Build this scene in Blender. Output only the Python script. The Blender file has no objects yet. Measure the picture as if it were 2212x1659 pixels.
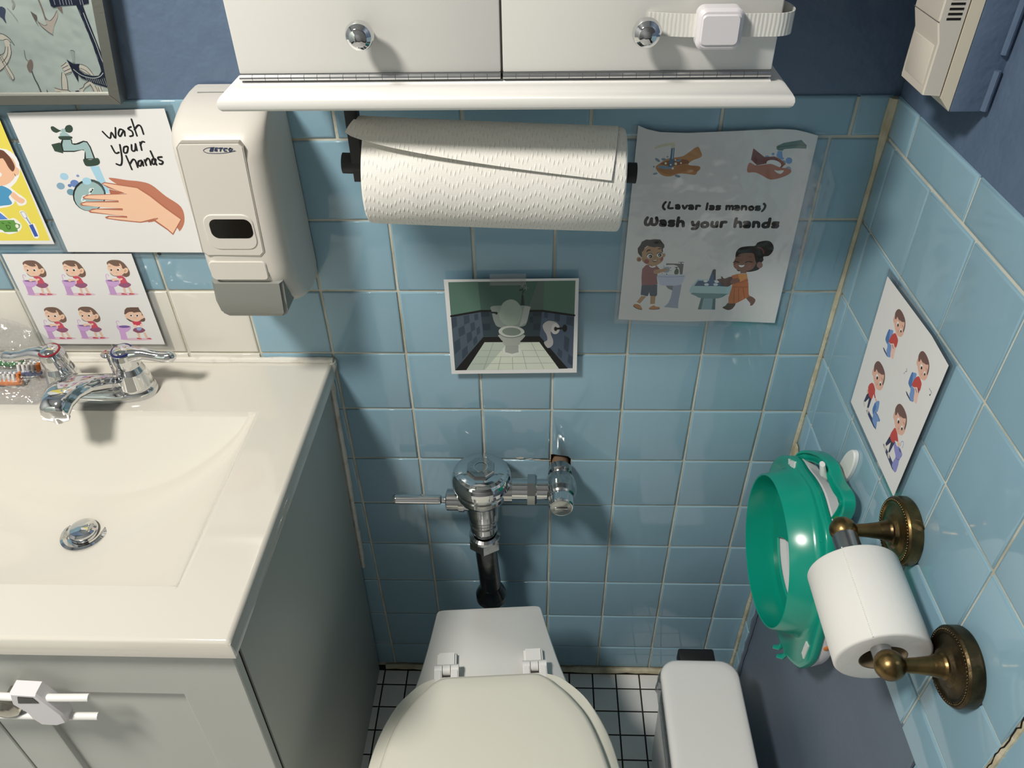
import bpy, bmesh, math, random
from mathutils import Vector, Matrix
random.seed(7)
PI = math.pi
COL = bpy.context.scene.collection
SC = bpy.context.scene

# ------------------------------------------------------------------ materials
def s2l(r, g, b):
    f = lambda c: (c / 12.92 if c <= .04045 else ((c + .055) / 1.055) ** 2.4)
    return (f(r / 255), f(g / 255), f(b / 255), 1)

def mat(name, col, rough=.5, metal=0., coat=0., tint=False, noise=None, bump=None, spec=.5):
    m = bpy.data.materials.new(name)
    m.use_nodes = True
    nt = m.node_tree
    N, LK = nt.nodes, nt.links
    p = N['Principled BSDF']
    c = tuple(col) if len(col) == 4 else tuple(col) + (1,)
    p.inputs['Base Color'].default_value = c
    p.inputs['Roughness'].default_value = rough
    p.inputs['Metallic'].default_value = metal
    p.inputs['Specular IOR Level'].default_value = spec
    p.inputs['Coat Weight'].default_value = coat
    p.inputs['Coat Roughness'].default_value = .06
    tc = N.new('ShaderNodeTexCoord')
    out = None
    if noise:                                   # (scale, second colour, low, high)
        sc, c2, lo, hi = noise
        n = N.new('ShaderNodeTexNoise'); n.inputs['Scale'].default_value = sc; n.inputs['Detail'].default_value = 5
        LK.new(tc.outputs['Object'], n.inputs['Vector'])
        r = N.new('ShaderNodeValToRGB')
        r.color_ramp.elements[0].position = lo; r.color_ramp.elements[0].color = c
        r.color_ramp.elements[1].position = hi; r.color_ramp.elements[1].color = tuple(c2) if len(c2) == 4 else tuple(c2) + (1,)
        LK.new(n.outputs['Fac'], r.inputs['Fac'])
        out = r.outputs['Color']
    if tint:
        a = N.new('ShaderNodeAttribute'); a.attribute_name = 'tint'
        mx = N.new('ShaderNodeMix'); mx.data_type = 'RGBA'; mx.blend_type = 'MULTIPLY'; mx.inputs['Factor'].default_value = 1
        if out: LK.new(out, mx.inputs['A'])
        else: mx.inputs['A'].default_value = c
        LK.new(a.outputs['Color'], mx.inputs['B'])
        out = mx.outputs['Result']
    if out: LK.new(out, p.inputs['Base Color'])
    if bump:                                    # list of (type, scale, strength, distance)
        prev = None
        for kind, sc, st, di in bump:
            if kind == 'noise':
                t = N.new('ShaderNodeTexNoise'); t.inputs['Scale'].default_value = sc; t.inputs['Detail'].default_value = 3
                h = t.outputs['Fac']
            elif kind == 'voro':
                t = N.new('ShaderNodeTexVoronoi'); t.inputs['Scale'].default_value = sc
                h = t.outputs['Distance']
            else:
                t = N.new('ShaderNodeTexWave'); t.inputs['Scale'].default_value = sc; t.inputs['Distortion'].default_value = 1.5
                h = t.outputs['Fac']
            LK.new(tc.outputs['Object'], t.inputs['Vector'])
            b = N.new('ShaderNodeBump'); b.inputs['Strength'].default_value = st; b.inputs['Distance'].default_value = di
            LK.new(h, b.inputs['Height'])
            if prev: LK.new(prev.outputs['Normal'], b.inputs['Normal'])
            prev = b
        LK.new(prev.outputs['Normal'], p.inputs['Normal'])
    return m

def film(name, gloss=.12, rough=.08, tint=(.97, .98, .99), bump=None):
    m = bpy.data.materials.new(name); m.use_nodes = True
    nt = m.node_tree; N, LK = nt.nodes, nt.links
    N.remove(N['Principled BSDF'])
    t = N.new('ShaderNodeBsdfTransparent'); t.inputs[0].default_value = tint + (1,)
    g = N.new('ShaderNodeBsdfGlossy'); g.inputs['Roughness'].default_value = rough; g.inputs['Color'].default_value = (1, 1, 1, 1)
    fr = N.new('ShaderNodeLayerWeight'); fr.inputs['Blend'].default_value = .25
    ma = N.new('ShaderNodeMath'); ma.operation = 'MULTIPLY_ADD'; ma.inputs[1].default_value = .5; ma.inputs[2].default_value = gloss * .3
    LK.new(fr.outputs['Fresnel'], ma.inputs[0])
    mx = N.new('ShaderNodeMixShader')
    LK.new(ma.outputs[0], mx.inputs[0]); LK.new(t.outputs[0], mx.inputs[1]); LK.new(g.outputs[0], mx.inputs[2])
    LK.new(mx.outputs[0], N['Material Output'].inputs['Surface'])
    if bump:
        tc = N.new('ShaderNodeTexCoord'); n = N.new('ShaderNodeTexNoise'); n.inputs['Scale'].default_value = bump[0]; n.inputs['Detail'].default_value = 4
        LK.new(tc.outputs['Object'], n.inputs['Vector'])
        b = N.new('ShaderNodeBump'); b.inputs['Strength'].default_value = bump[1]; b.inputs['Distance'].default_value = bump[2]
        LK.new(n.outputs['Fac'], b.inputs['Height']); LK.new(b.outputs[0], g.inputs['Normal'])
    return m

def glow(name, col, st):
    m = bpy.data.materials.new(name); m.use_nodes = True
    p = m.node_tree.nodes['Principled BSDF']
    p.inputs['Base Color'].default_value = (.9, .9, .88, 1)
    p.inputs['Emission Color'].default_value = tuple(col) + (1,); p.inputs['Emission Strength'].default_value = st
    return m

def quilt(m):
    """embossed paper towel: fine pin lines with wavy rows of larger dots, laid along the roll"""
    nt = m.node_tree; N, LK = nt.nodes, nt.links
    uv = N.new('ShaderNodeUVMap'); sp = N.new('ShaderNodeSeparateXYZ'); LK.new(uv.outputs[0], sp.inputs[0])
    def mth(op, a, b=None):
        q = N.new('ShaderNodeMath'); q.operation = op
        for i, v in enumerate((a, b)):
            if v is None: continue
            if isinstance(v, (int, float)): q.inputs[i].default_value = v
            else: LK.new(v, q.inputs[i])
        return q.outputs[0]
    U, V = sp.outputs[0], sp.outputs[1]
    k = 2 * PI / .0031
    fine = mth('MULTIPLY', mth('SINE', mth('MULTIPLY', mth('ADD', U, V), k)), mth('SINE', mth('MULTIPLY', mth('SUBTRACT', U, V), k)))
    wav = mth('MULTIPLY', mth('SINE', mth('MULTIPLY', U, 2 * PI / .034)), .0042)
    row = mth('ABSOLUTE', mth('SINE', mth('MULTIPLY', mth('ADD', V, wav), PI / .0125)))
    dots = mth('MULTIPLY', mth('MAXIMUM', mth('SINE', mth('MULTIPLY', mth('ADD', U, mth('MULTIPLY', V, .12)), 2 * PI / .0044)), 0), mth('POWER', row, 5))
    h = mth('ADD', mth('MULTIPLY', fine, .16), dots)
    b = N.new('ShaderNodeBump'); b.inputs['Strength'].default_value = .55; b.inputs['Distance'].default_value = .0011
    LK.new(h, b.inputs['Height']); LK.new(b.outputs[0], N['Principled BSDF'].inputs['Normal'])

M = {}
def setup_materials():
    M['tile'] = mat('blue_tile', (.28, .455, .565), .07, tint=True, bump=[('noise', 9, .06, .01)], spec=.55)
    M['tile_w'] = mat('white_tile', (.74, .72, .66), .08, tint=True, bump=[('noise', 9, .06, .01)])
    M['grout'] = mat('grout', (.66, .64, .55), .9, noise=(14, (.42, .39, .29), .45, .75), bump=[('noise', 160, .4, .002)])
    M['caulk'] = mat('old_caulk', (.60, .56, .42), .8, noise=(40, (.42, .36, .23), .4, .7), bump=[('noise', 90, .6, .004)])
    M['caulk_w'] = mat('white_caulk', (.72, .70, .64), .6, noise=(50, (.5, .46, .38), .5, .8), bump=[('noise', 60, .4, .003)])
    M['paint'] = mat('blue_wall_paint', (.105, .16, .25), .42, noise=(6, (.125, .18, .275), .35, .7), bump=[('noise', 28, .28, .012), ('noise', 180, .15, .002)])
    M['paint_patch'] = mat('slate_blue_paint', (.13, .17, .225), .5, noise=(9, (.145, .185, .245), .35, .7), bump=[('noise', 45, .15, .006)])
    M['ftile'] = mat('white_floor_tile', (.86, .855, .83), .25, tint=True)
    M['fgrout'] = mat('black_floor_grout', (.018, .016, .014), .9)
    M['ceil'] = mat('white_ceiling', (.8, .8, .78), .9)
    M['room'] = mat('far_room_paint', (.38, .39, .40), .8)
    M['cab'] = mat('white_cabinet_lacquer', (.86, .855, .82), .32, bump=[('noise', 240, .06, .001)])
    M['cab_in'] = mat('cabinet_gap', (.12, .115, .11), .9)
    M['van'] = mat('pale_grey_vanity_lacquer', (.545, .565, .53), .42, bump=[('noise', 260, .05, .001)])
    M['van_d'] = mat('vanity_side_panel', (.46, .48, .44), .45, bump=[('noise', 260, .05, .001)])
    M['counter'] = mat('cream_cultured_marble', (.66, .635, .57), .1, coat=.3)
    M['chrome'] = mat('chrome', (.70, .71, .72), .06, 1)
    M['chrome_w'] = mat('worn_chrome', (.52, .53, .53), .13, 1, noise=(60, (.36, .36, .35), .5, .8))
    M['pipe'] = mat('tarnished_dark_pipe', (.085, .083, .08), .22, 1, noise=(45, (.16, .155, .145), .5, .8))
    M['nickel'] = mat('satin_nickel', (.50, .47, .40), .22, 1)
    M['brass'] = mat('tarnished_brass', (.26, .175, .07), .33, 1, noise=(38, (.09, .065, .035), .42, .72), bump=[('noise', 120, .2, .002)])
    M['brass_d'] = mat('blackened_brass', (.115, .085, .045), .42, 1, noise=(60, (.05, .04, .025), .4, .7), bump=[('noise', 90, .4, .003)])
    M['steel'] = mat('grey_steel', (.45, .46, .47), .3, 1)
    M['hinge'] = mat('bright_hinge_steel', (.62, .63, .64), .25, 1)
    M['seam'] = mat('moulded_seam', (.40, .375, .335), .5)
    M['liner'] = film('clear_bin_liner', 1.3, .16, (.70, .72, .72), bump=(34, 1, .03))
    M['rust'] = mat('rusty_thread', (.20, .13, .08), .8)
    M['black'] = mat('matte_black', (.012, .012, .013), .5)
    M['void'] = mat('dark_gap', (.004, .004, .004), 1)
    M['porc'] = mat('white_porcelain', (.84, .84, .815), .09, coat=.3)
    M['lid'] = mat('off_white_toilet_plastic', (.78, .765, .67), .28)
    M['wplas'] = mat('white_plastic', (.87, .87, .855), .35)
    M['lplas'] = mat('lilac_white_plastic', (.80, .775, .81), .35)
    M['gplas'] = mat('warm_grey_white_plastic', (.70, .67, .615), .4, bump=[('noise', 300, .08, .001)])
    M['lever'] = mat('grey_plastic', (.235, .245, .225), .38)
    M['win'] = mat('smoked_window', (.010, .008, .006), .12)
    M['cream'] = mat('cream_plastic', (.76, .69, .55), .45)
    M['beige'] = mat('beige_plastic', (.70, .65, .57), .45)
    M['green'] = mat('sea_green_plastic', (.004, .33, .235), .22, spec=.6)
    M['cush'] = mat('white_vinyl_cushion', (.74, .74, .76), .4)
    M['paper'] = mat('white_paper', (.83, .83, .83), .6)
    M['towel'] = mat('paper_towel', (.88, .865, .81), .95, bump=None)
    quilt(M['towel'])
    M['tp'] = mat('toilet_tissue', (.84, .83, .80), .95, bump=[('noise', 130, .12, .002)])
    M['core'] = mat('cardboard_core', (.25, .19, .12), .9)
    M['strap'] = mat('translucent_strap', (.80, .80, .75), .3, bump=[('wave', 90, .2, .002)])
    M['film'] = film('clear_plastic_sleeve', .20, .10, bump=(7, .30, .03))
    M['bag'] = film('clear_plastic_bag', .35, .05, (.93, .93, .94), bump=(30, .9, .02))
    M['lam'] = film('laminate_edge', .10, .05, (.96, .97, .98))
    M['frame'] = mat('brushed_grey_metal_frame', (.34, .325, .295), .35, 1, bump=[('noise', 200, .1, .002)])
    M['mirror'] = mat('mirror_glass', (.92, .93, .92), .003, 1)
    M['curtain'] = mat('sea_green_curtain_cloth', (.62, .70, .655), .8, bump=[('noise', 5, .5, .03)])
    M['tape'] = film('clear_tape', .22, .2, (.90, .92, .93))
    for n, c in dict(tb_blue=(.02, .045, .22), tb_green=(.05, .20, .05), tb_orange=(.72, .22, .05), bristle=(.8, .78, .76), red=(.22, .008, .02), blue=(.008, .012, .11), tb_lilac=(.5, .42, .6)).items():
        M[n] = mat(n, c, .3)

# ------------------------------------------------------------------ objects
ROOT = {}
def tag(o, label=None, cat=None, group=None, kind=None):
    if label: o['label'] = label
    if cat: o['category'] = cat
    if group: o['group'] = group
    if kind: o['kind'] = kind
    return o

def thing(name, loc, label, cat, group=None):
    o = bpy.data.objects.new(name, None)
    o.empty_display_size = .05
    COL.objects.link(o); o.location = loc
    ROOT[o.name] = Vector(loc)
    return tag(o, label, cat, group)

class MB:
    """collects geometry in world coordinates; done() links it as ONE mesh object"""
    def __init__(self):
        self.bm = bmesh.new()
        self.mats = []
    def mi(self, m):
        if m not in self.mats: self.mats.append(m)
        return self.mats.index(m)
    def face(self, pts, m):
        f = self.bm.faces.new([self.bm.verts.new(p) for p in pts]); f.material_index = self.mi(m); return f
    def box(self, a, b, m, bev=0., seg=2):
        x0, y0, z0 = a; x1, y1, z1 = b
        v = [self.bm.verts.new((x, y, z)) for x in (x0, x1) for y in (y0, y1) for z in (z0, z1)]
        idx = [(0, 1, 3, 2), (4, 6, 7, 5), (0, 4, 5, 1), (2, 3, 7, 6), (0, 2, 6, 4), (1, 5, 7, 3)]
        fs = [self.bm.faces.new([v[i] for i in q]) for q in idx]
        for f in fs: f.material_index = self.mi(m)
        if bev:
            es = list({e for f in fs for e in f.edges})
            r = bmesh.ops.bevel(self.bm, geom=es, offset=bev, segments=seg, affect='EDGES', profile=.5)
            for f in r['faces']: f.material_index = self.mi(m)
        return self
    def rings(self, rs, m, cap0=True, cap1=True, closed=True):
        """skin a list of rings of points"""
        k = self.mi(m)
        vs = [[self.bm.verts.new(p) for p in r] for r in rs]
        n = len(vs[0])
        for a, b in zip(vs[:-1], vs[1:]):
            for i in range(n if closed else n - 1):
                j = (i + 1) % n
                f = self.bm.faces.new((a[i], a[j], b[j], b[i])); f.material_index = k
        if cap0: self.bm.faces.new(vs[0][::-1]).material_index = k
        if cap1: self.bm.faces.new(vs[-1]).material_index = k
        return self
    def lathe(self, o, ax, prof, m, n=32, caps=True, ry=1.):
        o = Vector(o); ax = Vector(ax).normalized()
        u = ax.orthogonal().normalized()
        if abs(ax.z) > .9: u = Vector((1, 0, 0))
        w = ax.cross(u)
        pr = [prof[0]]
        for a, b in zip(prof[:-1], prof[1:]):                     # holding edges keep long straight runs straight
            L = math.hypot(b[0] - a[0], b[1] - a[1])
            if L > .0028 and b[0] > .002:
                e = min(.0008, L * .2) / L
                pr += [(a[0] + (b[0] - a[0]) * e, a[1] + (b[1] - a[1]) * e), (b[0] - (b[0] - a[0]) * e, b[1] - (b[1] - a[1]) * e)]
            pr.append(b)
        prof = pr
        rs = [[o + ax * h + (u * math.cos(2 * PI * i / n) + w * (ry * math.sin(2 * PI * i / n))) * max(r, 1e-5) for i in range(n)] for r, h in prof]
        return self.rings(rs, m, caps, caps)
    def cyl(self, a, b, r, m, n=24, r2=None):
        a = Vector(a); b = Vector(b)
        return self.lathe(a, b - a, [(r, 0), (r if r2 is None else r2, (b - a).length)], m, n)
    def tube(self, pts, rad, m, n=14, flat=1., up=None, caps=True):
        pts = [Vector(p) for p in pts]
        if not isinstance(rad, (list, tuple)): rad = [rad] * len(pts)
        rs = []; prev = None
        for i, p in enumerate(pts):
            t = (pts[min(i + 1, len(pts) - 1)] - pts[max(i - 1, 0)]).normalized()
            u = (Vector(up) if up else (prev if prev else t.orthogonal()))
            u = (u - t * u.dot(t)).normalized(); prev = u
            w = t.cross(u)
            rs.append([p + (u * math.cos(2 * PI * k / n) * flat + w * math.sin(2 * PI * k / n)) * rad[i] for k in range(n)])
        return self.rings(rs, m, caps, caps)
    def ball(self, c, r, m, n=24, k=12, sc=(1, 1, 1)):
        c = Vector(c)
        rs = []
        for j in range(k + 1):
            t = PI * j / k; rr = max(math.sin(t), 1e-4)
            rs.append([c + Vector((r * rr * math.cos(2 * PI * i / n) * sc[0], r * rr * math.sin(2 * PI * i / n) * sc[1], -r * math.cos(t) * sc[2])) for i in range(n)])
        return self.rings(rs, m, True, True)
    def prism(self, poly, fn, d0, d1, m, m_side=None, inset=0.):
        """outline poly of (u, v); fn(u, v, d) -> xyz; front at d1"""
        n = len(poly)
        rs = [[fn(u, v, d0) for u, v in poly], [fn(u, v, d1) for u, v in poly]]
        if inset:
            cu = sum(p[0] for p in poly) / n; cv = sum(p[1] for p in poly) / n
            def shr(p):
                du, dv = p[0] - cu, p[1] - cv; L = math.hypot(du, dv) or 1
                return (p[0] - du / L * inset, p[1] - dv / L * inset)
            dd = inset if d1 > d0 else -inset
            rs = [rs[0], [fn(u, v, d1 - dd) for u, v in poly], [fn(*shr(p), d1) for p in poly]]
        return self.rings(rs, m_side or m, True, True)
    def done(self, name, parent=None, sharp=32, flat=False, label=None, shear=None):
        bm = self.bm
        if shear:
            for v in bm.verts: v.co = shear(v.co)
        base = Vector((0, 0, 0))
        if parent is not None: base = ROOT[parent.name]
        for v in bm.verts: v.co -= base
        bmesh.ops.recalc_face_normals(bm, faces=bm.faces)
        lim = math.radians(sharp)
        for f in bm.faces: f.smooth = not flat
        for e in bm.edges:
            if len(e.link_faces) == 2:
                if e.calc_face_angle(0) > lim: e.smooth = False
        me = bpy.data.meshes.new(name); bm.to_mesh(me); bm.free()
        for m in self.mats: me.materials.append(M[m] if isinstance(m, str) else m)
        o = bpy.data.objects.new(name, me); COL.objects.link(o)
        if parent is not None:
            o.parent = parent
            ROOT[o.name] = base
        if label: o['label'] = label
        return o

def catmull(p, closed=True, k=4):
    n = len(p); o = []
    if n < 3: return list(p)
    rng = range(n) if closed else range(n - 1)
    for i in rng:
        g = (lambda j: p[j % n]) if closed else (lambda j: p[min(max(j, 0), n - 1)])
        a, b, c, d = g(i - 1), g(i), g(i + 1), g(i + 2)
        for s in range(k):
            t = s / k
            o.append(tuple(.5 * (2 * b[q] + (c[q] - a[q]) * t + (2 * a[q] - 5 * b[q] + 4 * c[q] - d[q]) * t * t + (3 * b[q] - a[q] - 3 * c[q] + d[q]) * t ** 3) for q in range(len(b))))
    if not closed: o.append(tuple(p[-1]))
    return o

def rrect(x0, y0, x1, y1, r, k=6):
    o = []
    for cx, cy, a0 in ((x1 - r, y1 - r, 0), (x0 + r, y1 - r, 90), (x0 + r, y0 + r, 180), (x1 - r, y0 + r, 270)):
        for i in range(k + 1):
            t = math.radians(a0 + 90 * i / k); o.append((cx + r * math.cos(t), cy + r * math.sin(t)))
    return o

# printed pictures: flat shapes lying on a sheet (units 0.1 mm from the sheet's own origin)
def ink(i):
    k = 'ink_%d' % i
    if k not in M: M[k] = mat('printed_colour_%d' % i, PAL[i], .6)
    return k

def print_on(mb, art, org, fn, d0, step=.000022, shift=(0, 0), lv0=0):
    for ci, lv, sm, w, flat in ART[art]:
        pts = [((flat[i] + shift[0]) * 1e-4 + org[0], (flat[i + 1] + shift[1]) * 1e-4 + org[1]) for i in range(0, len(flat), 2)]
        d = d0 + step * (lv + lv0); m = ink(ci)
        if not w:
            if sm: pts = catmull(pts, True, 4)
            q = [pts[0]]
            for p in pts[1:]:
                if math.hypot(p[0] - q[-1][0], p[1] - q[-1][1]) > 1e-5: q.append(p)
            if len(q) > 2: mb.face([fn(u, v, d) for u, v in q], m)
        else:
            if sm and len(pts) > 2: pts = catmull(pts, False, 4)
            r = w * 1e-4 / 2; k = mb.mi(m); L = []; R = []
            for i, p in enumerate(pts):
                a = pts[max(i - 1, 0)]; b = pts[min(i + 1, len(pts) - 1)]
                tx, ty = b[0] - a[0], b[1] - a[1]; l = math.hypot(tx, ty) or 1
                nx, ny = -ty / l * r, tx / l * r
                L.append(mb.bm.verts.new(fn(p[0] + nx, p[1] + ny, d))); R.append(mb.bm.verts.new(fn(p[0] - nx, p[1] - ny, d)))
            for i in range(len(pts) - 1):
                mb.bm.faces.new((L[i], R[i], R[i + 1], L[i + 1])).material_index = k
            for p in (pts[0], pts[-1]):
                mb.face([fn(p[0] + r * math.cos(t * PI / 6), p[1] + r * math.sin(t * PI / 6), d + step * .3) for t in range(12)], m)
PAL=[[0.757,0.553,0.653],[0.715,0.471,0.755],[0.583,0.351,0.653],[0.643,0.397,0.737],[0.237,0.143,0.327],[0.461,0.243,0.515],[0.8,0.574,0.447],[0.569,0.082,0.118],[0.317,0.107,0.207],[0.613,0.087,0.143],[0.185,0.113,0.085],[0.881,0.596,0.447],[0.246,0.143,0.106],[0.9,0.611,0.447],[0.675,0.397,0.266],[0.92,0.92,0.92],[0.009,0.007,0.006],[0.527,0.275,0.187],[0.881,0.611,0.481],[0.675,0.409,0.755],[0.185,0.122,0.384],[0.598,0.065,0.095],[0.269,0.094,0.168],[0.15,0.087,0.062],[0.659,0.065,0.112],[0.013,0.008,0.008],[0.493,0.252,0.168],[0.92,0.658,0.552],[0.344,0.421,0.711],[0.409,0.689,0.855],[0.034,0.066,0.048],[0.351,0.515,0.527],[0.009,0.014,0.013],[0.409,0.664,0.855],[0.252,0.418,0.578],[0.153,0.257,0.563],[0.252,0.332,0.6],[0.171,0.348,0.44],[0.122,0.214,0.492],[0.061,0.089,0.091],[0.818,0.92,0.92],[0.538,0.205,0.127],[0.471,0.157,0.091],[0.471,0.167,0.107],[0.92,0.595,0.415],[0.007,0.007,0.008],[0.853,0.733,0.117],[0.078,0.333,0.594],[0.92,0.565,0.375],[0.155,0.061,0.035],[0.102,0.26,0.713],[0.124,0.333,0.063],[0.92,0.92,0.846],[0.027,0.078,0.018],[0.862,0.889,0.92],[0.198,0.198,0.309],[0.283,0.387,0.594],[0.044,0.107,0.454],[0.73,0.704,0.535],[0.591,0.291,0.114],[0.302,0.116,0.041],[0.493,0.219,0.084],[0.093,0.192,0.318],[0.222,0.338,0.46],[0.591,0.704,0.8],[0.227,0.326,0.432],[0.92,0.92,0.78],[0.208,0.401,0.686],[0.302,0.471,0.66],[0.208,0.388,0.751],[0.274,0.401,0.535],[0.208,0.415,0.78],[0.119,0.229,0.214],[0.041,0.087,0.09],[0.208,0.045,0.037],[0.377,0.144,0.095],[0.509,0.192,0.12],[0.92,0.92,0.903],[0.006,0.005,0.006],[0.351,0.401,0.535],[0.189,0.229,0.273],[0.591,0.649,0.82],[0.274,0.326,0.46],[0.136,0.152,0.155],[0.119,0.13,0.141],[0.038,0.098,0.044],[0.025,0.029,0.025],[0.493,0.291,0.155],[0.92,0.904,0.78],[0.574,0.249,0.069],[0.067,0.029,0.02],[0.025,0.062,0.114],[0.291,0.098,0.101],[0.351,0.415,0.46],[0.156,0.053,0.056],[0.268,0.11,0.065],[0.016,0.013,0.012],[0.009,0.008,0.009],[0.014,0.011,0.011],[0.351,0.081,0.069],[0.247,0.13,0.065],[0.088,0.021,0.02],[0.172,0.249,0.306],[0.067,0.184,0.205],[0.279,0.471,0.535],[0.156,0.326,0.341],[0.477,0.704,0.742],[0.041,0.116,0.243],[0.023,0.045,0.074],[0.045,0.116,0.273],[0.759,0.841,0.92],[0.126,0.057,0.044],[0.227,0.116,0.084],[0.609,0.192,0.065],[0.8,0.338,0.095],[0.268,0.123,0.084],[0.268,0.076,0.031],[0.009,0.007,0.007],[0.268,0.137,0.095],[0.314,0.175,0.148],[0.227,0.062,0.074],[0.006,0.005,0.005],[0.025,0.013,0.012],[0.364,0.144,0.107],[0.059,0.123,0.103],[0.103,0.201,0.155],[0.097,0.194,0.148],[0.097,0.141,0.13],[0.074,0.107,0.142],[0.031,0.052,0.067],[0.074,0.107,0.161],[0.039,0.059,0.093],[0.016,0.031,0.049],[0.004,0.005,0.006],[0.005,0.005,0.006],[0.501,0.58,0.506],[0.702,0.759,0.643],[0.319,0.394,0.345],[0.28,0.331,0.306],[0.415,0.451,0.432],[0.011,0.015,0.015],[0.349,0.428,0.366],[0.371,0.394,0.366],[0.75,0.775,0.719],[0.415,0.44,0.398],[0.597,0.636,0.586],[0.228,0.275,0.243],[0.124,0.153,0.142],[0.528,0.513,0.519],[0.476,0.463,0.468],[0.626,0.608,0.6],[0.026,0.017,0.015],[0.006,0.006,0.007],[0.018,0.031,0.032],[0.228,0.266,0.251],[0.043,0.071,0.147],[0.087,0.202,0.481],[0.201,0.34,0.657],[0.046,0.094,0.239],[0.827,0.508,0.418],[0.046,0.051,0.099],[0.582,0.084,0.07],[0.739,0.636,0.595],[0.756,0.456,0.359],[0.827,0.508,0.394],[0.185,0.104,0.089],[0.007,0.005,0.005],[0.409,0.187,0.14],[0.065,0.084,0.167],[0.901,0.592,0.508],[0.061,0.045,0.062],[0.061,0.059,0.075],[0.065,0.051,0.121],[0.053,0.066,0.147],[0.289,0.299,0.641],[0.137,0.139,0.394],[0.107,0.126,0.359],[0.409,0.419,0.756],[0.901,0.592,0.418],[0.856,0.798,0.69],[0.07,0.066,0.075],[0.07,0.095,0.166],[0.473,0.473,0.446],[0.291,0.312,0.312],[0.281,0.232,0.206],[0.639,0.56,0.487],[0.095,0.084,0.084],[0.181,0.151,0.144],[0.291,0.215,0.189],[0.016,0.022,0.053],[0.473,0.53,0.575],[0.798,0.856,0.817],[0.607,0.673,0.673],[0.291,0.346,0.406],[0.061,0.057,0.066],[0.084,0.07,0.07],[0.07,0.066,0.079],[0.473,0.53,0.515],[0.095,0.095,0.106],[0.118,0.124,0.131],[0.291,0.232,0.206],[0.124,0.112,0.112],[0.137,0.137,0.151],[0.029,0.043,0.103]]
STEPS=[[0, 0], [561, 1], [1187, 7], [-9, -770], [496, -761]]
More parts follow.
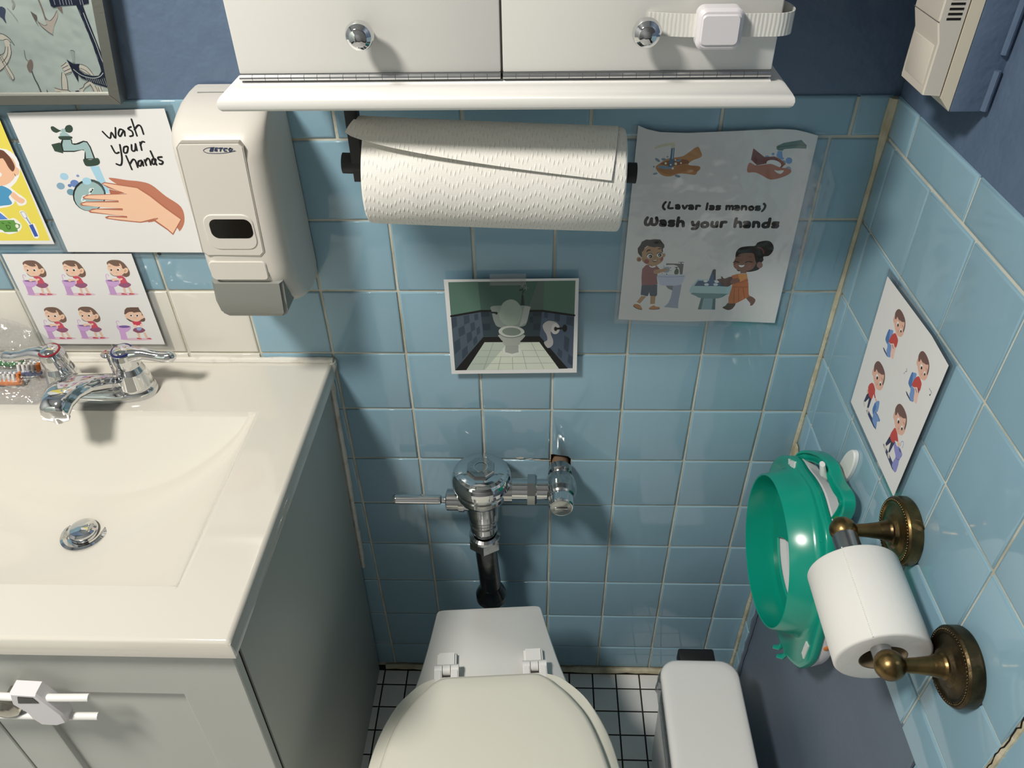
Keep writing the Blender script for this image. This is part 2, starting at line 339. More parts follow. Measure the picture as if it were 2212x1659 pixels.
ART={
'girl':[[0,1,0,0,[-372,98,-386,90,-420,82,-471,76,-534,72,-602,70,-670,72,-729,75,-776,81,-804,89,-811,97,-797,106,-762,113,-711,119,-649,123,-580,125,-513,124,-454,120,-408,114,-380,107]],
[1,1,1,12.0,[-748,345,-744,386,-737,413,-718,424,-705,413,-705,395]],
[2,2,0,0,[-772,235,-691,230,-692,179,-688,109,-693,88,-786,88,-782,118,-777,179]],
[3,3,1,0,[-775,327,-746,338,-671,336,-594,329,-578,313,-586,290,-607,258,-651,230,-700,217,-742,223,-770,244,-776,276]],
[4,4,0,0,[-589,317,-595,312,-609,309,-628,306,-652,305,-678,305,-704,307,-726,310,-743,314,-753,318,-755,323,-749,327,-735,331,-715,334,-691,335,-665,334,-640,333,-618,330,-601,326,-591,321]],
[5,4,1,4.2,[-773,246,-745,226,-700,217,-651,230]],
[6,2,0,0,[-565,212,-533,212,-538,166,-548,110,-574,109,-574,161]],
[6,2,0,0,[-495,212,-459,217,-455,166,-445,110,-477,110,-491,156]],
[7,3,1,0,[-619,109,-600,116,-570,110,-539,98,-546,88,-619,91]],
[7,3,1,0,[-515,96,-497,117,-479,114,-434,105,-447,93,-514,89]],
[8,4,1,0,[-577,281,-476,295,-449,281,-432,263,-445,240,-489,212,-540,205,-583,219,-616,246,-595,267]],
[9,5,0,0,[-588,393,-542,406,-502,397,-482,359,-477,322,-470,295,-492,283,-543,277,-578,279,-568,313,-549,341,-580,363,-598,372]],
[10,6,1,0,[-666,454,-639,413,-605,400,-520,413,-467,445,-406,458,-393,431,-408,404,-439,386,-473,381,-521,409,-585,391,-634,397,-659,422]],
[10,7,1,0,[-654,614,-601,647,-531,654,-464,645,-421,606,-395,543,-383,476,-393,431,-420,404,-422,476,-468,521,-542,552,-608,583,-655,574]],
[11,8,1,0,[-653,579,-628,601,-598,579,-553,555,-497,566,-488,597,-472,588,-465,557,-468,521,-455,494,-473,440,-521,409,-581,400,-630,415,-656,449,-671,490,-676,521]],
[10,9,1,0,[-628,610,-558,610,-494,601,-492,588,-485,566,-525,555,-566,561,-598,579,-612,592]],
[12,10,1,5.2,[-655,552,-620,554]],
[13,9,0,0,[-397,485,-404,472,-414,459,-425,449,-437,443,-449,440,-458,443,-465,449,-469,459,-468,471,-464,485,-457,499,-447,512,-436,522,-424,528,-413,530,-403,528,-396,522,-393,512,-393,499]],
[14,10,0,0,[-429,475,-434,469,-440,463,-446,460,-452,458,-456,459,-459,462,-460,467,-459,473,-457,480,-452,487,-447,493,-441,498,-434,502,-429,504,-424,503,-422,500,-421,495,-421,489,-424,482]],
[15,9,0,0,[-614,494,-617,488,-621,482,-626,478,-631,475,-636,474,-640,475,-642,477,-643,482,-643,488,-641,494,-638,501,-633,506,-628,511,-623,514,-619,515,-615,514,-613,511,-611,506,-612,501]],
[15,9,0,0,[-511,492,-517,487,-523,482,-530,480,-537,480,-544,482,-548,485,-551,491,-552,497,-551,503,-547,510,-542,515,-536,520,-528,522,-521,522,-515,520,-510,517,-507,511,-506,505,-508,499]],
[16,10,0,0,[-626,485,-630,482,-634,480,-638,480,-642,481,-644,484,-645,487,-645,491,-644,496,-642,500,-638,504,-634,506,-630,508,-626,508,-623,507,-620,504,-619,501,-619,497,-620,493,-623,488]],
[16,10,0,0,[-525,487,-529,484,-534,482,-538,482,-543,483,-547,485,-549,488,-551,493,-551,497,-549,502,-547,506,-543,509,-538,511,-533,511,-529,510,-525,508,-522,505,-521,500,-521,496,-523,491]],
[17,9,1,4.1,[-583,454,-574,449,-562,456]],
[18,6,1,0,[-678,350,-654,359,-585,350,-532,363,-525,341,-563,327,-637,322,-658,311,-679,318]]],
'girl6':[[0,1,0,0,[767,-682,754,-689,718,-696,664,-702,597,-706,524,-707,451,-706,387,-703,336,-698,305,-691,296,-684,310,-676,346,-669,400,-664,467,-660,540,-658,612,-659,677,-662,727,-667,758,-674]],
[1,1,1,11.2,[323,-437,322,-393,324,-368,343,-355,363,-363,366,-373]],
[19,2,0,0,[313,-527,404,-537,400,-587,395,-663,391,-688,290,-689,307,-613,312,-562]],
[19,3,1,0,[309,-437,350,-437,435,-432,505,-446,509,-471,491,-501,450,-536,392,-559,345,-552,315,-517,301,-477]],
[20,4,0,0,[502,-456,495,-463,481,-469,461,-474,437,-477,411,-479,386,-478,363,-475,347,-470,337,-464,335,-457,341,-450,355,-444,375,-439,400,-436,426,-435,451,-436,473,-439,490,-443,500,-450]],
[6,2,0,0,[565,-566,607,-566,595,-657,566,-667]],
[6,2,0,0,[661,-556,701,-561,708,-656,673,-662]],
[21,3,1,0,[534,-662,561,-657,607,-672,595,-682,542,-678]],
[21,3,1,0,[678,-672,729,-656,754,-672,738,-682]],
[22,3,1,0,[554,-486,630,-471,681,-481,709,-520,671,-551,624,-566,574,-566,539,-546,522,-526]],
[23,1,1,0,[493,-308,529,-323,584,-357,667,-357,720,-317,764,-298,770,-322,748,-361,704,-369,622,-367,558,-374,519,-352]],
[24,2,0,0,[557,-365,617,-357,685,-364,700,-406,671,-421,659,-456,570,-451,566,-411]],
[23,1,0,0,[519,-163,562,-124,622,-117,736,-117,739,-157,751,-196,759,-249,754,-278,725,-278,525,-235,499,-240,488,-235]],
[11,3,1,0,[488,-260,540,-216,596,-196,737,-201,743,-259,767,-249,767,-288,743,-312,715,-322,676,-352,622,-367,577,-352,546,-323,501,-308]],
[23,4,0,0,[552,-167,739,-157,747,-196,675,-203,640,-211,624,-196,574,-189]],
[15,4,0,0,[604,-262,601,-268,596,-274,590,-279,584,-282,577,-283,572,-282,567,-279,564,-274,563,-268,565,-262,568,-255,573,-249,578,-244,585,-241,591,-240,597,-241,602,-244,604,-249,605,-255]],
[15,4,0,0,[697,-261,693,-268,689,-274,683,-279,676,-282,670,-283,664,-282,660,-279,657,-274,656,-268,657,-261,660,-255,665,-249,671,-244,677,-241,684,-240,690,-241,694,-244,697,-249,698,-255]],
[25,5,0,0,[594,-260,592,-265,589,-269,585,-272,581,-274,577,-275,574,-274,571,-272,569,-269,569,-265,570,-260,572,-256,575,-252,579,-248,583,-246,587,-246,590,-246,593,-248,595,-252,595,-256]],
[25,5,0,0,[686,-261,684,-266,680,-271,676,-274,672,-276,668,-277,664,-276,661,-274,659,-271,659,-266,660,-261,662,-257,665,-252,669,-249,673,-247,678,-246,682,-247,685,-249,686,-252,687,-257]],
[26,4,1,4.1,[604,-296,626,-303,653,-296]],
[27,4,0,0,[614,-461,608,-468,600,-472,590,-474,579,-473,569,-469,560,-464,554,-456,551,-448,551,-439,554,-431,560,-424,568,-420,578,-418,588,-419,598,-423,607,-429,613,-436,617,-445,617,-453]],
[27,4,0,0,[692,-445,684,-458,676,-470,667,-479,659,-484,652,-485,647,-481,645,-474,645,-463,648,-450,654,-437,661,-423,669,-411,678,-403,686,-398,693,-397,698,-400,700,-408,700,-418,697,-431]],
[28,5,0,0,[663,-491,658,-501,649,-511,638,-519,626,-524,614,-526,603,-524,594,-519,588,-511,586,-502,588,-491,593,-480,602,-470,612,-463,625,-458,637,-456,648,-457,656,-462,662,-470,664,-480]],
[15,6,0,0,[658,-448,655,-453,650,-458,643,-462,635,-464,627,-465,620,-464,614,-462,609,-458,607,-454,608,-448,611,-443,616,-438,623,-435,630,-432,638,-431,646,-432,652,-435,656,-438,658,-443]]],
'wash':[[29,1,0,0,[-200,259,-81,265,-69,63,-67,-103,-140,-103,-176,90]],
[30,1,1,0,[-504,765,-468,777,-420,739,-387,726,-345,739,-303,782,-249,792,-231,757,-254,713,-299,694,-355,714,-405,714,-462,695,-503,721]],
[31,2,0,0,[-335,720,-339,711,-347,704,-356,698,-366,694,-375,692,-384,694,-391,698,-395,704,-397,712,-395,720,-390,729,-383,736,-374,742,-364,746,-354,748,-345,746,-338,742,-334,736,-333,728]],
[31,3,0,0,[-412,695,-334,701,-297,650,-444,645]],
[30,4,1,0,[-444,651,-291,650,-300,618,-397,604,-449,617]],
[32,5,0,0,[-421,613,-298,612,-309,561,-261,561,-160,595,-113,585,-94,515,-93,358,-237,352,-189,463,-216,476,-328,451,-475,452,-467,555]],
[31,6,0,0,[-409,606,-313,606,-322,554,-288,541,-227,551,-159,579,-124,571,-109,508,-110,365,-209,365,-185,450,-201,483,-322,466,-456,467,-444,542]],
[30,6,0,0,[-581,549,-462,574,-473,432,-573,462]],
[30,7,1,0,[-244,359,-161,348,-76,371,-48,358,-54,305,-111,272,-231,263,-256,299]],
[33,1,0,0,[-535,105,-547,93,-563,83,-580,78,-598,78,-614,82,-626,90,-635,102,-638,117,-635,132,-627,146,-615,159,-600,168,-582,173,-565,174,-549,169,-537,161,-528,149,-525,135,-528,120]],
[34,1,0,0,[-633,-24,-645,-36,-660,-45,-677,-50,-694,-51,-709,-47,-721,-38,-729,-27,-732,-13,-729,2,-722,16,-710,28,-695,37,-678,42,-662,42,-646,38,-634,30,-626,18,-623,5,-626,-10]],
[35,2,0,0,[-432,8,-444,-5,-461,-15,-479,-21,-497,-21,-514,-17,-527,-8,-536,5,-539,20,-537,36,-529,51,-516,65,-500,74,-482,80,-464,80,-447,76,-434,67,-425,54,-421,39,-424,23]],
[36,1,0,0,[-385,127,-389,123,-395,119,-401,117,-407,117,-413,119,-418,122,-421,126,-422,131,-421,137,-418,142,-414,147,-408,150,-402,152,-396,152,-390,150,-386,147,-382,143,-381,138,-382,132]],
[37,2,0,0,[-535,-107,-546,-119,-561,-128,-577,-132,-593,-133,-607,-129,-619,-121,-627,-110,-629,-96,-627,-82,-620,-69,-609,-57,-595,-48,-579,-44,-563,-43,-548,-47,-536,-55,-529,-66,-526,-79,-528,-94]],
[38,3,0,0,[-535,-7,-541,-13,-548,-17,-556,-20,-564,-20,-571,-18,-577,-14,-581,-8,-582,-2,-581,5,-578,12,-572,18,-565,22,-557,24,-549,24,-542,22,-536,19,-532,13,-531,6,-532,0]],
[32,4,0,0,[-130,-131,-165,-201,-219,-264,-285,-314,-359,-347,-431,-358,-496,-347,-545,-314,-575,-263,-583,-200,-567,-130,-530,-61,-476,1,-410,49,-338,80,-268,91,-205,80,-156,48,-125,0,-116,-62]],
[39,5,0,0,[-126,-82,-153,-134,-196,-181,-251,-218,-311,-242,-372,-251,-427,-242,-470,-218,-497,-180,-506,-133,-496,-81,-467,-30,-424,16,-370,53,-310,76,-251,84,-197,75,-154,52,-127,15,-117,-31]],
[31,6,0,0,[-155,-145,-187,-209,-236,-266,-297,-312,-363,-342,-429,-352,-488,-342,-533,-312,-560,-266,-567,-208,-552,-144,-519,-81,-470,-24,-409,20,-344,48,-280,58,-223,48,-178,19,-150,-25,-142,-82]],
[40,7,1,17.0,[-263,-40,-305,-47,-331,-82,-298,-82,-272,-47,-343,-117,-417,-173,-367,-145,-433,-144,-479,-215,-430,-208]],
[29,7,0,0,[-258,47,-270,33,-286,22,-304,15,-322,13,-340,16,-355,23,-365,35,-370,49,-369,64,-362,80,-351,94,-335,105,-317,111,-298,114,-281,111,-266,103,-256,92,-251,78,-252,62]],
[41,1,1,0,[-11,96,50,103,210,75,386,54,514,6,651,-147,810,-303,796,-506,689,-653,656,-579,378,-175,104,-7]],
[42,2,0,0,[-61,-48,150,-104,-68,-124]],
[43,8,0,0,[-133,28,-86,49,111,14,322,-21,458,-133,604,-303,769,-469,584,-710,530,-638,384,-498,199,-527,-62,-497,-241,-467,-253,-443,-199,-424,1,-431,-426,-380,-446,-355,-378,-322,26,-316,-510,-279,-519,-250,-448,-222,9,-209,-434,-184,-452,-158,-372,-123,155,-111,-63,-34]],
[44,9,0,0,[-119,24,-85,35,106,0,311,-35,440,-147,587,-314,753,-479,588,-683,537,-616,403,-479,438,-454,204,-512,-57,-482,-224,-457,-191,-440,47,-455,49,-429,-63,-420,-400,-365,-415,-351,-328,-332,22,-348,28,-319,-314,-294,-479,-269,-492,-250,-425,-232,7,-233,10,-205,-275,-184,-417,-173,-424,-156,-349,-133,159,-118,22,-55]],
[43,10,1,14.3,[312,-512,384,-498,449,-461]],
[45,1,1,22.7,[123,707,185,622,230,698,254,622,299,754]],
[45,2,1,23.0,[388,722,349,735,311,679,325,647,395,722,384,653]],
[45,1,1,23.0,[496,765,451,741,490,709,486,659,445,646]],
[45,2,1,22.5,[533,858,534,652]],
[45,3,1,23.1,[528,728,589,783,621,765,623,674]],
[45,1,1,23.7,[170,526,190,435,237,442]],
[45,2,1,24.0,[282,539,251,370,207,277,153,291]],
[45,3,1,23.5,[364,519,322,506,300,441,339,441,373,506,361,519]],
[45,4,1,23.1,[428,538,411,467,449,467,482,550]],
[45,5,1,23.5,[482,550,474,467]],
[45,1,1,23.5,[545,569,535,470]],
[45,2,1,23.1,[537,531,573,576,601,573]],
[45,4,1,23.1,[312,398,328,217]],
[45,5,1,24.1,[327,290,385,349,410,330,412,247]],
[45,6,1,24.0,[489,336,447,323,429,276,456,266,497,329,490,266]],
[45,7,1,24.1,[530,342,531,273]],
[45,8,1,24.1,[528,316,574,362,594,342,589,278]],
[45,9,1,24.0,[668,355,631,348,615,296,641,289,675,348]],
[45,10,1,24.0,[642,457,663,278]],
[45,11,1,24.0,[761,381,712,374,716,344,756,321,733,288,706,291]]],
'yellow':[[46,1,0,0,[20,962,703,958,670,-742,-811,-741]],
[15,2,0,0,[685,273,635,185,563,105,477,41,385,0,296,-15,220,0,164,42,134,107,133,187,160,276,213,363,285,440,370,501,460,540,546,553,619,539,674,500,706,439,709,361]],
[15,3,1,0,[133,100,384,88,501,-35,587,-138,558,-206,462,-229,437,-160,390,-206,257,-252,-26,-251]],
[47,4,1,0,[116,61,348,55,450,-30,375,-103,379,-195,269,-223,-13,-222]],
[48,5,1,0,[407,-92,464,-35,515,-103,565,-138,556,-172,520,-195,468,-178]],
[48,5,0,0,[638,274,598,205,541,142,471,92,396,60,324,49,261,61,215,93,189,144,187,206,207,275,249,344,307,405,376,453,449,483,519,493,580,483,626,452,653,403,657,342]],
[48,6,0,0,[662,246,654,230,642,216,630,204,617,197,604,194,594,197,588,204,585,216,586,231,591,247,600,263,611,277,624,289,637,296,649,299,659,296,665,289,668,277,667,263]],
[49,7,1,0,[277,531,538,535,600,488,631,403,631,306,579,247,548,296,532,403,487,419,200,362]],
[49,7,1,8.3,[586,214,591,187]],
[15,6,0,0,[417,204,411,194,402,184,391,177,379,173,367,171,356,173,348,177,344,185,343,194,345,204,352,214,361,223,372,230,384,235,396,237,406,235,414,230,419,223,420,214]],
[15,2,1,0,[100,-310,183,-322,240,-416,311,-404,363,-464,366,-535,291,-607,153,-644,74,-619,-26,-595]],
[50,3,0,0,[93,-327,158,-327,227,-422,46,-433]],
[51,3,0,0,[43,-439,178,-434,304,-434,303,-475,359,-499,333,-547,289,-571,285,-607,99,-613,79,-583,-7,-553]],
[52,4,0,0,[331,-511,330,-520,328,-529,323,-538,317,-545,309,-550,302,-553,295,-552,289,-549,284,-543,282,-535,283,-526,285,-517,290,-508,296,-501,304,-496,311,-494,318,-494,324,-498,329,-503]],
[53,4,1,9.4,[160,-511,208,-517,195,-559,165,-565,160,-511]],
[53,4,1,11.0,[121,-475,143,-487]],
[53,4,1,11.0,[212,-469,234,-481]],
[15,2,1,0,[428,-311,495,-305,513,-393,518,-488,559,-494,544,-681,467,-693,469,-499,437,-393]],
[54,3,1,0,[439,-322,490,-316,502,-393,454,-404]],
[55,4,1,5.8,[439,-322,490,-316,497,-393,454,-404,439,-322]],
[56,5,1,21.2,[486,-405,501,-488]],
[57,6,0,0,[475,-511,532,-494,535,-674,482,-683]]],
'lavar':[[58,1,1,0,[-829,1160,-793,1202,-635,1232,-593,1222,-592,1164,-633,1169,-642,1201,-780,1170]],
[59,2,1,0,[-796,924,-740,978,-664,1031,-504,1057,-446,1084,-322,1180,-275,1131,-252,1056,-355,1008,-400,960,-346,938,-253,927,-275,867,-300,821,-416,835,-508,835,-598,802,-681,808,-747,847]],
[60,3,1,0,[-739,972,-601,1020,-438,1019,-392,976,-492,955,-572,939,-696,950]],
[61,4,1,0,[-795,918,-670,896,-570,923,-471,955,-367,944,-253,927,-275,867,-420,868,-600,824,-728,858]],
[62,5,0,0,[-632,1164,-590,1169,-586,1020,-580,923,-646,912,-639,988,-631,1063]],
[63,6,1,0,[-771,934,-706,945,-632,928,-581,928,-609,901,-711,899]],
[64,6,1,9.0,[-607,1159,-602,1031]],
[65,3,0,0,[-752,994,-756,991,-762,990,-771,992,-781,996,-790,1002,-800,1009,-807,1017,-812,1024,-814,1031,-813,1037,-809,1040,-802,1041,-794,1039,-784,1035,-775,1030,-765,1022,-758,1015,-753,1007,-751,1000]],
[65,4,0,0,[-675,1017,-677,1012,-681,1009,-688,1007,-697,1006,-707,1007,-716,1009,-725,1013,-731,1018,-735,1023,-736,1029,-735,1033,-730,1037,-723,1039,-714,1040,-705,1039,-695,1036,-687,1032,-680,1027,-676,1022]],
[65,4,0,0,[-492,1019,-492,1014,-494,1009,-500,1003,-507,997,-517,993,-527,990,-536,988,-545,989,-551,991,-554,995,-555,1000,-552,1005,-547,1011,-539,1017,-530,1021,-520,1024,-510,1026,-502,1025,-496,1023]],
[65,5,0,0,[-763,844,-763,839,-766,835,-772,830,-780,827,-789,824,-799,823,-807,824,-815,825,-820,829,-823,833,-822,837,-819,842,-813,846,-806,850,-796,852,-787,853,-778,853,-771,851,-765,848]],
[65,3,0,0,[-480,795,-483,791,-488,789,-496,787,-506,788,-517,790,-528,794,-538,799,-545,804,-549,810,-550,815,-548,819,-542,822,-534,823,-524,823,-513,820,-503,816,-493,812,-486,806,-481,801]],
[65,1,0,0,[-809,929,-809,926,-810,923,-812,920,-815,919,-818,918,-821,919,-824,920,-827,923,-829,926,-829,929,-829,933,-828,936,-826,938,-823,940,-820,940,-817,940,-814,938,-811,936,-810,933]],
[65,3,0,0,[-654,1055,-654,1051,-655,1048,-657,1046,-660,1045,-663,1044,-666,1045,-669,1046,-672,1049,-673,1052,-674,1055,-674,1058,-673,1061,-671,1063,-668,1065,-665,1065,-662,1065,-659,1063,-657,1061,-655,1058]],
[66,5,0,0,[-554,1015,-554,1011,-555,1008,-557,1006,-560,1004,-563,1004,-566,1004,-569,1006,-571,1008,-573,1011,-574,1015,-574,1018,-573,1021,-571,1023,-568,1025,-565,1025,-562,1025,-559,1023,-556,1021,-555,1018]],
[66,4,0,0,[-481,974,-481,971,-482,967,-484,965,-487,963,-490,963,-494,963,-497,965,-500,968,-502,971,-503,975,-503,978,-502,982,-500,984,-497,986,-493,986,-490,986,-486,984,-484,981,-482,978]],
[66,4,0,0,[-663,972,-664,967,-665,963,-668,960,-672,958,-676,957,-681,958,-685,960,-688,963,-691,967,-692,972,-692,977,-690,981,-688,984,-684,986,-679,987,-675,986,-671,984,-667,981,-665,977]],
[66,5,0,0,[-538,966,-538,961,-540,956,-543,952,-547,950,-552,949,-557,950,-562,952,-566,956,-569,961,-571,966,-570,972,-569,976,-566,980,-561,983,-556,983,-551,983,-546,980,-542,976,-539,971]],
[66,7,0,0,[-570,906,-570,902,-572,897,-575,894,-578,892,-583,891,-587,892,-592,894,-595,898,-598,902,-599,907,-599,911,-597,916,-594,919,-591,921,-586,922,-582,921,-577,919,-574,915,-571,911]],
[66,7,0,0,[-604,953,-604,950,-605,947,-607,945,-610,943,-613,943,-616,943,-619,945,-622,947,-624,950,-625,953,-624,957,-623,960,-621,962,-619,964,-616,964,-612,964,-609,962,-607,960,-605,957]],
[67,1,0,0,[621,1095,624,1090,625,1084,624,1079,622,1074,618,1070,613,1068,608,1068,602,1069,597,1072,593,1076,591,1081,590,1086,590,1092,593,1096,596,1100,601,1102,607,1103,612,1102,617,1099]],
[68,1,0,0,[568,1049,567,1043,565,1038,560,1034,553,1031,545,1030,537,1031,529,1034,522,1038,517,1044,515,1049,515,1055,518,1061,523,1065,530,1068,538,1069,546,1068,554,1065,561,1061,565,1055]],
[69,1,0,0,[856,1001,857,988,853,977,846,968,836,962,824,960,811,962,798,968,788,977,780,989,775,1001,774,1014,778,1025,785,1034,795,1040,807,1042,820,1040,833,1034,843,1025,851,1014]],
[70,1,0,0,[865,893,865,883,862,874,856,867,847,862,837,861,826,862,815,867,806,874,799,883,796,893,795,903,798,912,805,920,813,924,824,926,835,924,845,919,854,912,861,903]],
[70,2,0,0,[783,977,783,968,781,960,775,954,767,950,758,949,748,950,739,954,731,960,725,968,722,977,722,986,725,993,730,999,738,1003,747,1005,757,1003,766,999,774,993,780,985]],
[71,1,0,0,[658,1126,709,1121,732,1046,753,1025,731,1009,651,1057]],
[72,1,0,0,[631,1184,708,1225,910,1261,989,1193,991,1151,852,1157,729,1147,713,1126,662,1131,638,1147]],
[73,2,0,6.7,[648,1174,834,1194,912,1201,985,1188]],
[74,3,0,0,[358,1159,511,1047,631,1055,700,1015,782,955,741,907,586,972,439,942,353,1016]],
[15,4,0,0,[735,938,730,924,717,914,696,907,670,906,641,910,612,919,586,932,566,947,553,963,548,979,553,993,566,1004,587,1010,613,1011,642,1007,671,999,697,986,717,971,730,954]],
[75,5,0,0,[653,1049,709,1020,784,955,757,928,706,982]],
[76,6,1,0,[340,975,429,940,559,956,620,956,730,912,824,901,871,868,849,824,766,781,668,756,604,767,446,848,337,856]],
[77,7,1,0,[663,880,707,872,776,876,764,841,736,830,691,850]],
[78,1,1,30.5,[-623,454,-646,419,-648,381,-625,353]],
[78,2,1,30.5,[-570,451,-580,409,-578,372,-525,370]],
[78,3,1,30.6,[-487,409,-457,413,-441,385,-444,367]],
[78,4,1,30.6,[-445,381,-480,386,-479,367,-443,364]],
[78,5,1,30.6,[-401,404,-375,362,-348,404]],
[78,6,1,30.6,[-321,404,-287,407,-268,380,-269,362]],
[78,7,1,30.0,[-270,376,-309,379,-311,360,-272,357]],
[78,8,1,30.6,[-229,404,-228,357]],
[78,9,1,30.1,[-228,380,-210,404,-184,399]],
[78,1,1,30.6,[-92,434,-95,352]],
[78,2,1,30.6,[-53,399,-19,398,-7,375,-9,354]],
[78,3,1,30.7,[-11,371,-47,372,-49,354,-13,352]],
[78,4,1,29.6,[72,396,32,398,34,380,69,372,68,352,30,352]],
[78,1,1,30.6,[154,400,157,351]],
[78,2,1,30.2,[155,379,175,400,194,389,197,353]],
[78,3,1,29.7,[193,379,213,400,233,389,238,351]],
[78,4,1,30.6,[260,398,296,398,314,374,314,349]],
[78,5,1,30.1,[312,365,273,370,272,349,311,346]],
[78,6,1,30.1,[349,398,352,349]],
[78,7,1,30.2,[351,374,374,398,399,386,406,349]],
[78,8,1,30.1,[468,393,443,379,454,349,484,346,497,369,468,393]],
[78,9,1,30.7,[569,390,531,390,535,371,574,365,573,343,531,346]],
[78,10,1,29.7,[617,429,639,402,634,360,613,327]],
[78,1,1,42.1,[-834,236,-854,193,-849,145,-814,135,-791,164,-781,221]],
[78,2,1,42.1,[-781,221,-773,154,-745,135,-712,149,-705,193,-718,235]],
[78,3,1,41.5,[-659,188,-617,192,-597,164,-596,130]],
[78,4,1,42.1,[-598,149,-652,154,-653,130,-601,127]],
[78,5,1,41.6,[-491,187,-541,187,-539,164,-492,154,-495,123,-545,127]],
[78,6,1,41.6,[-435,235,-440,173,-436,117]],
[78,7,1,42.1,[-438,154,-413,183,-374,175,-361,117]],
[78,1,1,42.1,[-249,173,-237,134,-200,127,-178,153,-171,173]],
[78,2,1,42.1,[-174,163,-172,115,-194,81,-239,78]],
[78,3,1,41.6,[-89,168,-124,149,-113,110,-76,103,-46,124,-58,158,-89,168]],
[78,4,1,41.6,[5,170,5,124,35,107,63,124,68,170]],
[78,5,1,42.7,[66,163,70,110]],
[78,6,1,42.2,[125,170,126,107]],
[78,7,1,41.6,[125,143,148,170,181,170]],
[78,1,1,41.7,[305,221,300,162,304,107]],
[78,2,1,41.7,[302,143,326,172,366,162,380,106]],
[78,3,1,41.7,[417,167,464,170,487,143,487,109]],
[78,4,1,42.3,[483,128,431,133,430,106,484,103]],
[78,5,1,41.8,[536,171,541,106]],
[78,6,1,42.3,[538,143,562,169,598,157,610,106]],
[78,7,1,41.8,[722,162,672,152,660,123,681,102,715,104,731,133]],
[78,8,1,41.8,[733,217,734,162,732,106]],
[78,9,1,41.8,[846,161,790,161,794,140,843,133,844,102,788,104]],
[79,1,0,0,[-394,-786,-276,-770,-279,-891,-287,-1056,-279,-1161,-480,-1140,-425,-1073,-401,-974,-393,-859]],
[80,2,0,0,[-493,-786,-391,-786,-392,-867,-457,-835]],
[81,3,1,0,[-626,-627,-522,-611,-386,-615,-253,-626,-255,-690,-275,-754,-313,-778,-394,-790,-559,-778,-592,-722]],
[82,4,1,6.9,[-613,-646,-450,-650,-258,-642]],
[83,1,0,0,[-520,-439,-355,-443,-288,-446,-285,-611,-319,-611,-336,-524,-368,-477,-417,-462,-491,-462,-520,-468]],
[84,1,1,10.1,[-358,-422,-291,-422]],
[84,2,1,16.0,[-324,-423,-321,-446]],
[85,2,1,0,[-391,-540,-380,-520,-363,-520,-343,-548,-343,-603,-390,-607,-399,-563]],
[86,3,1,12.0,[-373,-520,-378,-497]],
[86,4,1,10.6,[-396,-501,-362,-497]],
[87,1,0,0,[-808,-958,-738,-962,-818,-1083,-865,-1058]],
[87,1,0,0,[-684,-950,-612,-949,-611,-1090,-675,-1091]],
[88,2,0,0,[-864,-1066,-814,-1087,-826,-1108,-873,-1091]],
[88,2,0,0,[-677,-1091,-611,-1090,-612,-1120,-671,-1120]],
[89,3,1,0,[-890,-1091,-827,-1099,-783,-1158,-788,-1188,-865,-1150,-905,-1120]],
[89,3,1,0,[-623,-1111,-593,-1132,-543,-1140,-535,-1166,-574,-1181,-673,-1179,-679,-1149]],
[90,4,1,10.5,[-905,-1125,-857,-1162,-788,-1185]],
[90,4,1,10.0,[-674,-1175,-603,-1179,-537,-1166]],
[91,4,0,0,[-820,-779,-608,-770,-594,-941,-610,-962,-690,-954,-706,-892,-721,-962,-820,-938]],
[92,5,0,0,[-787,-462,-753,-458,-659,-462,-599,-524,-648,-571,-620,-619,-627,-650,-605,-762,-682,-783,-820,-779,-834,-651,-835,-525]],
[87,6,1,0,[-671,-540,-571,-528,-505,-520,-489,-544,-527,-563,-658,-603]],
[93,7,1,0,[-550,-505,-487,-493,-463,-532,-478,-575,-532,-579,-556,-548]],
[87,8,1,0,[-664,-542,-571,-528,-505,-520,-502,-548,-534,-563,-659,-601]],
[94,9,1,6.5,[-751,-591,-685,-611,-621,-607]],
[15,6,1,0,[-746,-466,-710,-485,-668,-470,-657,-489,-688,-505,-729,-497]],
[87,1,0,0,[-858,-377,-858,-389,-862,-399,-869,-407,-878,-412,-888,-414,-899,-412,-909,-407,-917,-399,-922,-389,-925,-377,-924,-366,-920,-355,-914,-347,-905,-342,-894,-340,-884,-342,-874,-347,-866,-355,-860,-366]],
[87,1,0,0,[-547,-324,-550,-333,-554,-340,-560,-345,-566,-347,-573,-346,-579,-342,-583,-336,-586,-327,-587,-318,-586,-308,-583,-299,-578,-292,-573,-287,-566,-285,-560,-286,-554,-290,-550,-296,-547,-304,-546,-314]],
[95,2,0,0,[-864,-381,-864,-389,-867,-396,-872,-402,-878,-406,-885,-407,-893,-406,-900,-402,-906,-396,-910,-389,-912,-381,-911,-373,-908,-366,-904,-360,-897,-356,-890,-355,-882,-356,-875,-360,-869,-366,-865,-373]],
[87,7,1,0,[-858,-263,-792,-180,-699,-187,-606,-195,-587,-278,-569,-354,-583,-416,-632,-458,-684,-478,-739,-462,-816,-431,-855,-369]],
[96,8,0,0,[-868,-339,-913,-278,-922,-210,-890,-157,-877,-112,-821,-79,-775,-83,-710,-74,-637,-79,-614,-112,-576,-157,-572,-195,-590,-217,-582,-263,-599,-263,-608,-202,-659,-187,-698,-196,-752,-187,-800,-172,-830,-202,-840,-240,-861,-263,-854,-343]],
[15,9,0,0,[-712,-327,-713,-338,-717,-348,-725,-356,-736,-361,-747,-362,-760,-361,-771,-356,-780,-348,-786,-338,-789,-327,-788,-316,-784,-307,-776,-299,-766,-294,-754,-292,-742,-294,-731,-299,-721,-307,-715,-316]],
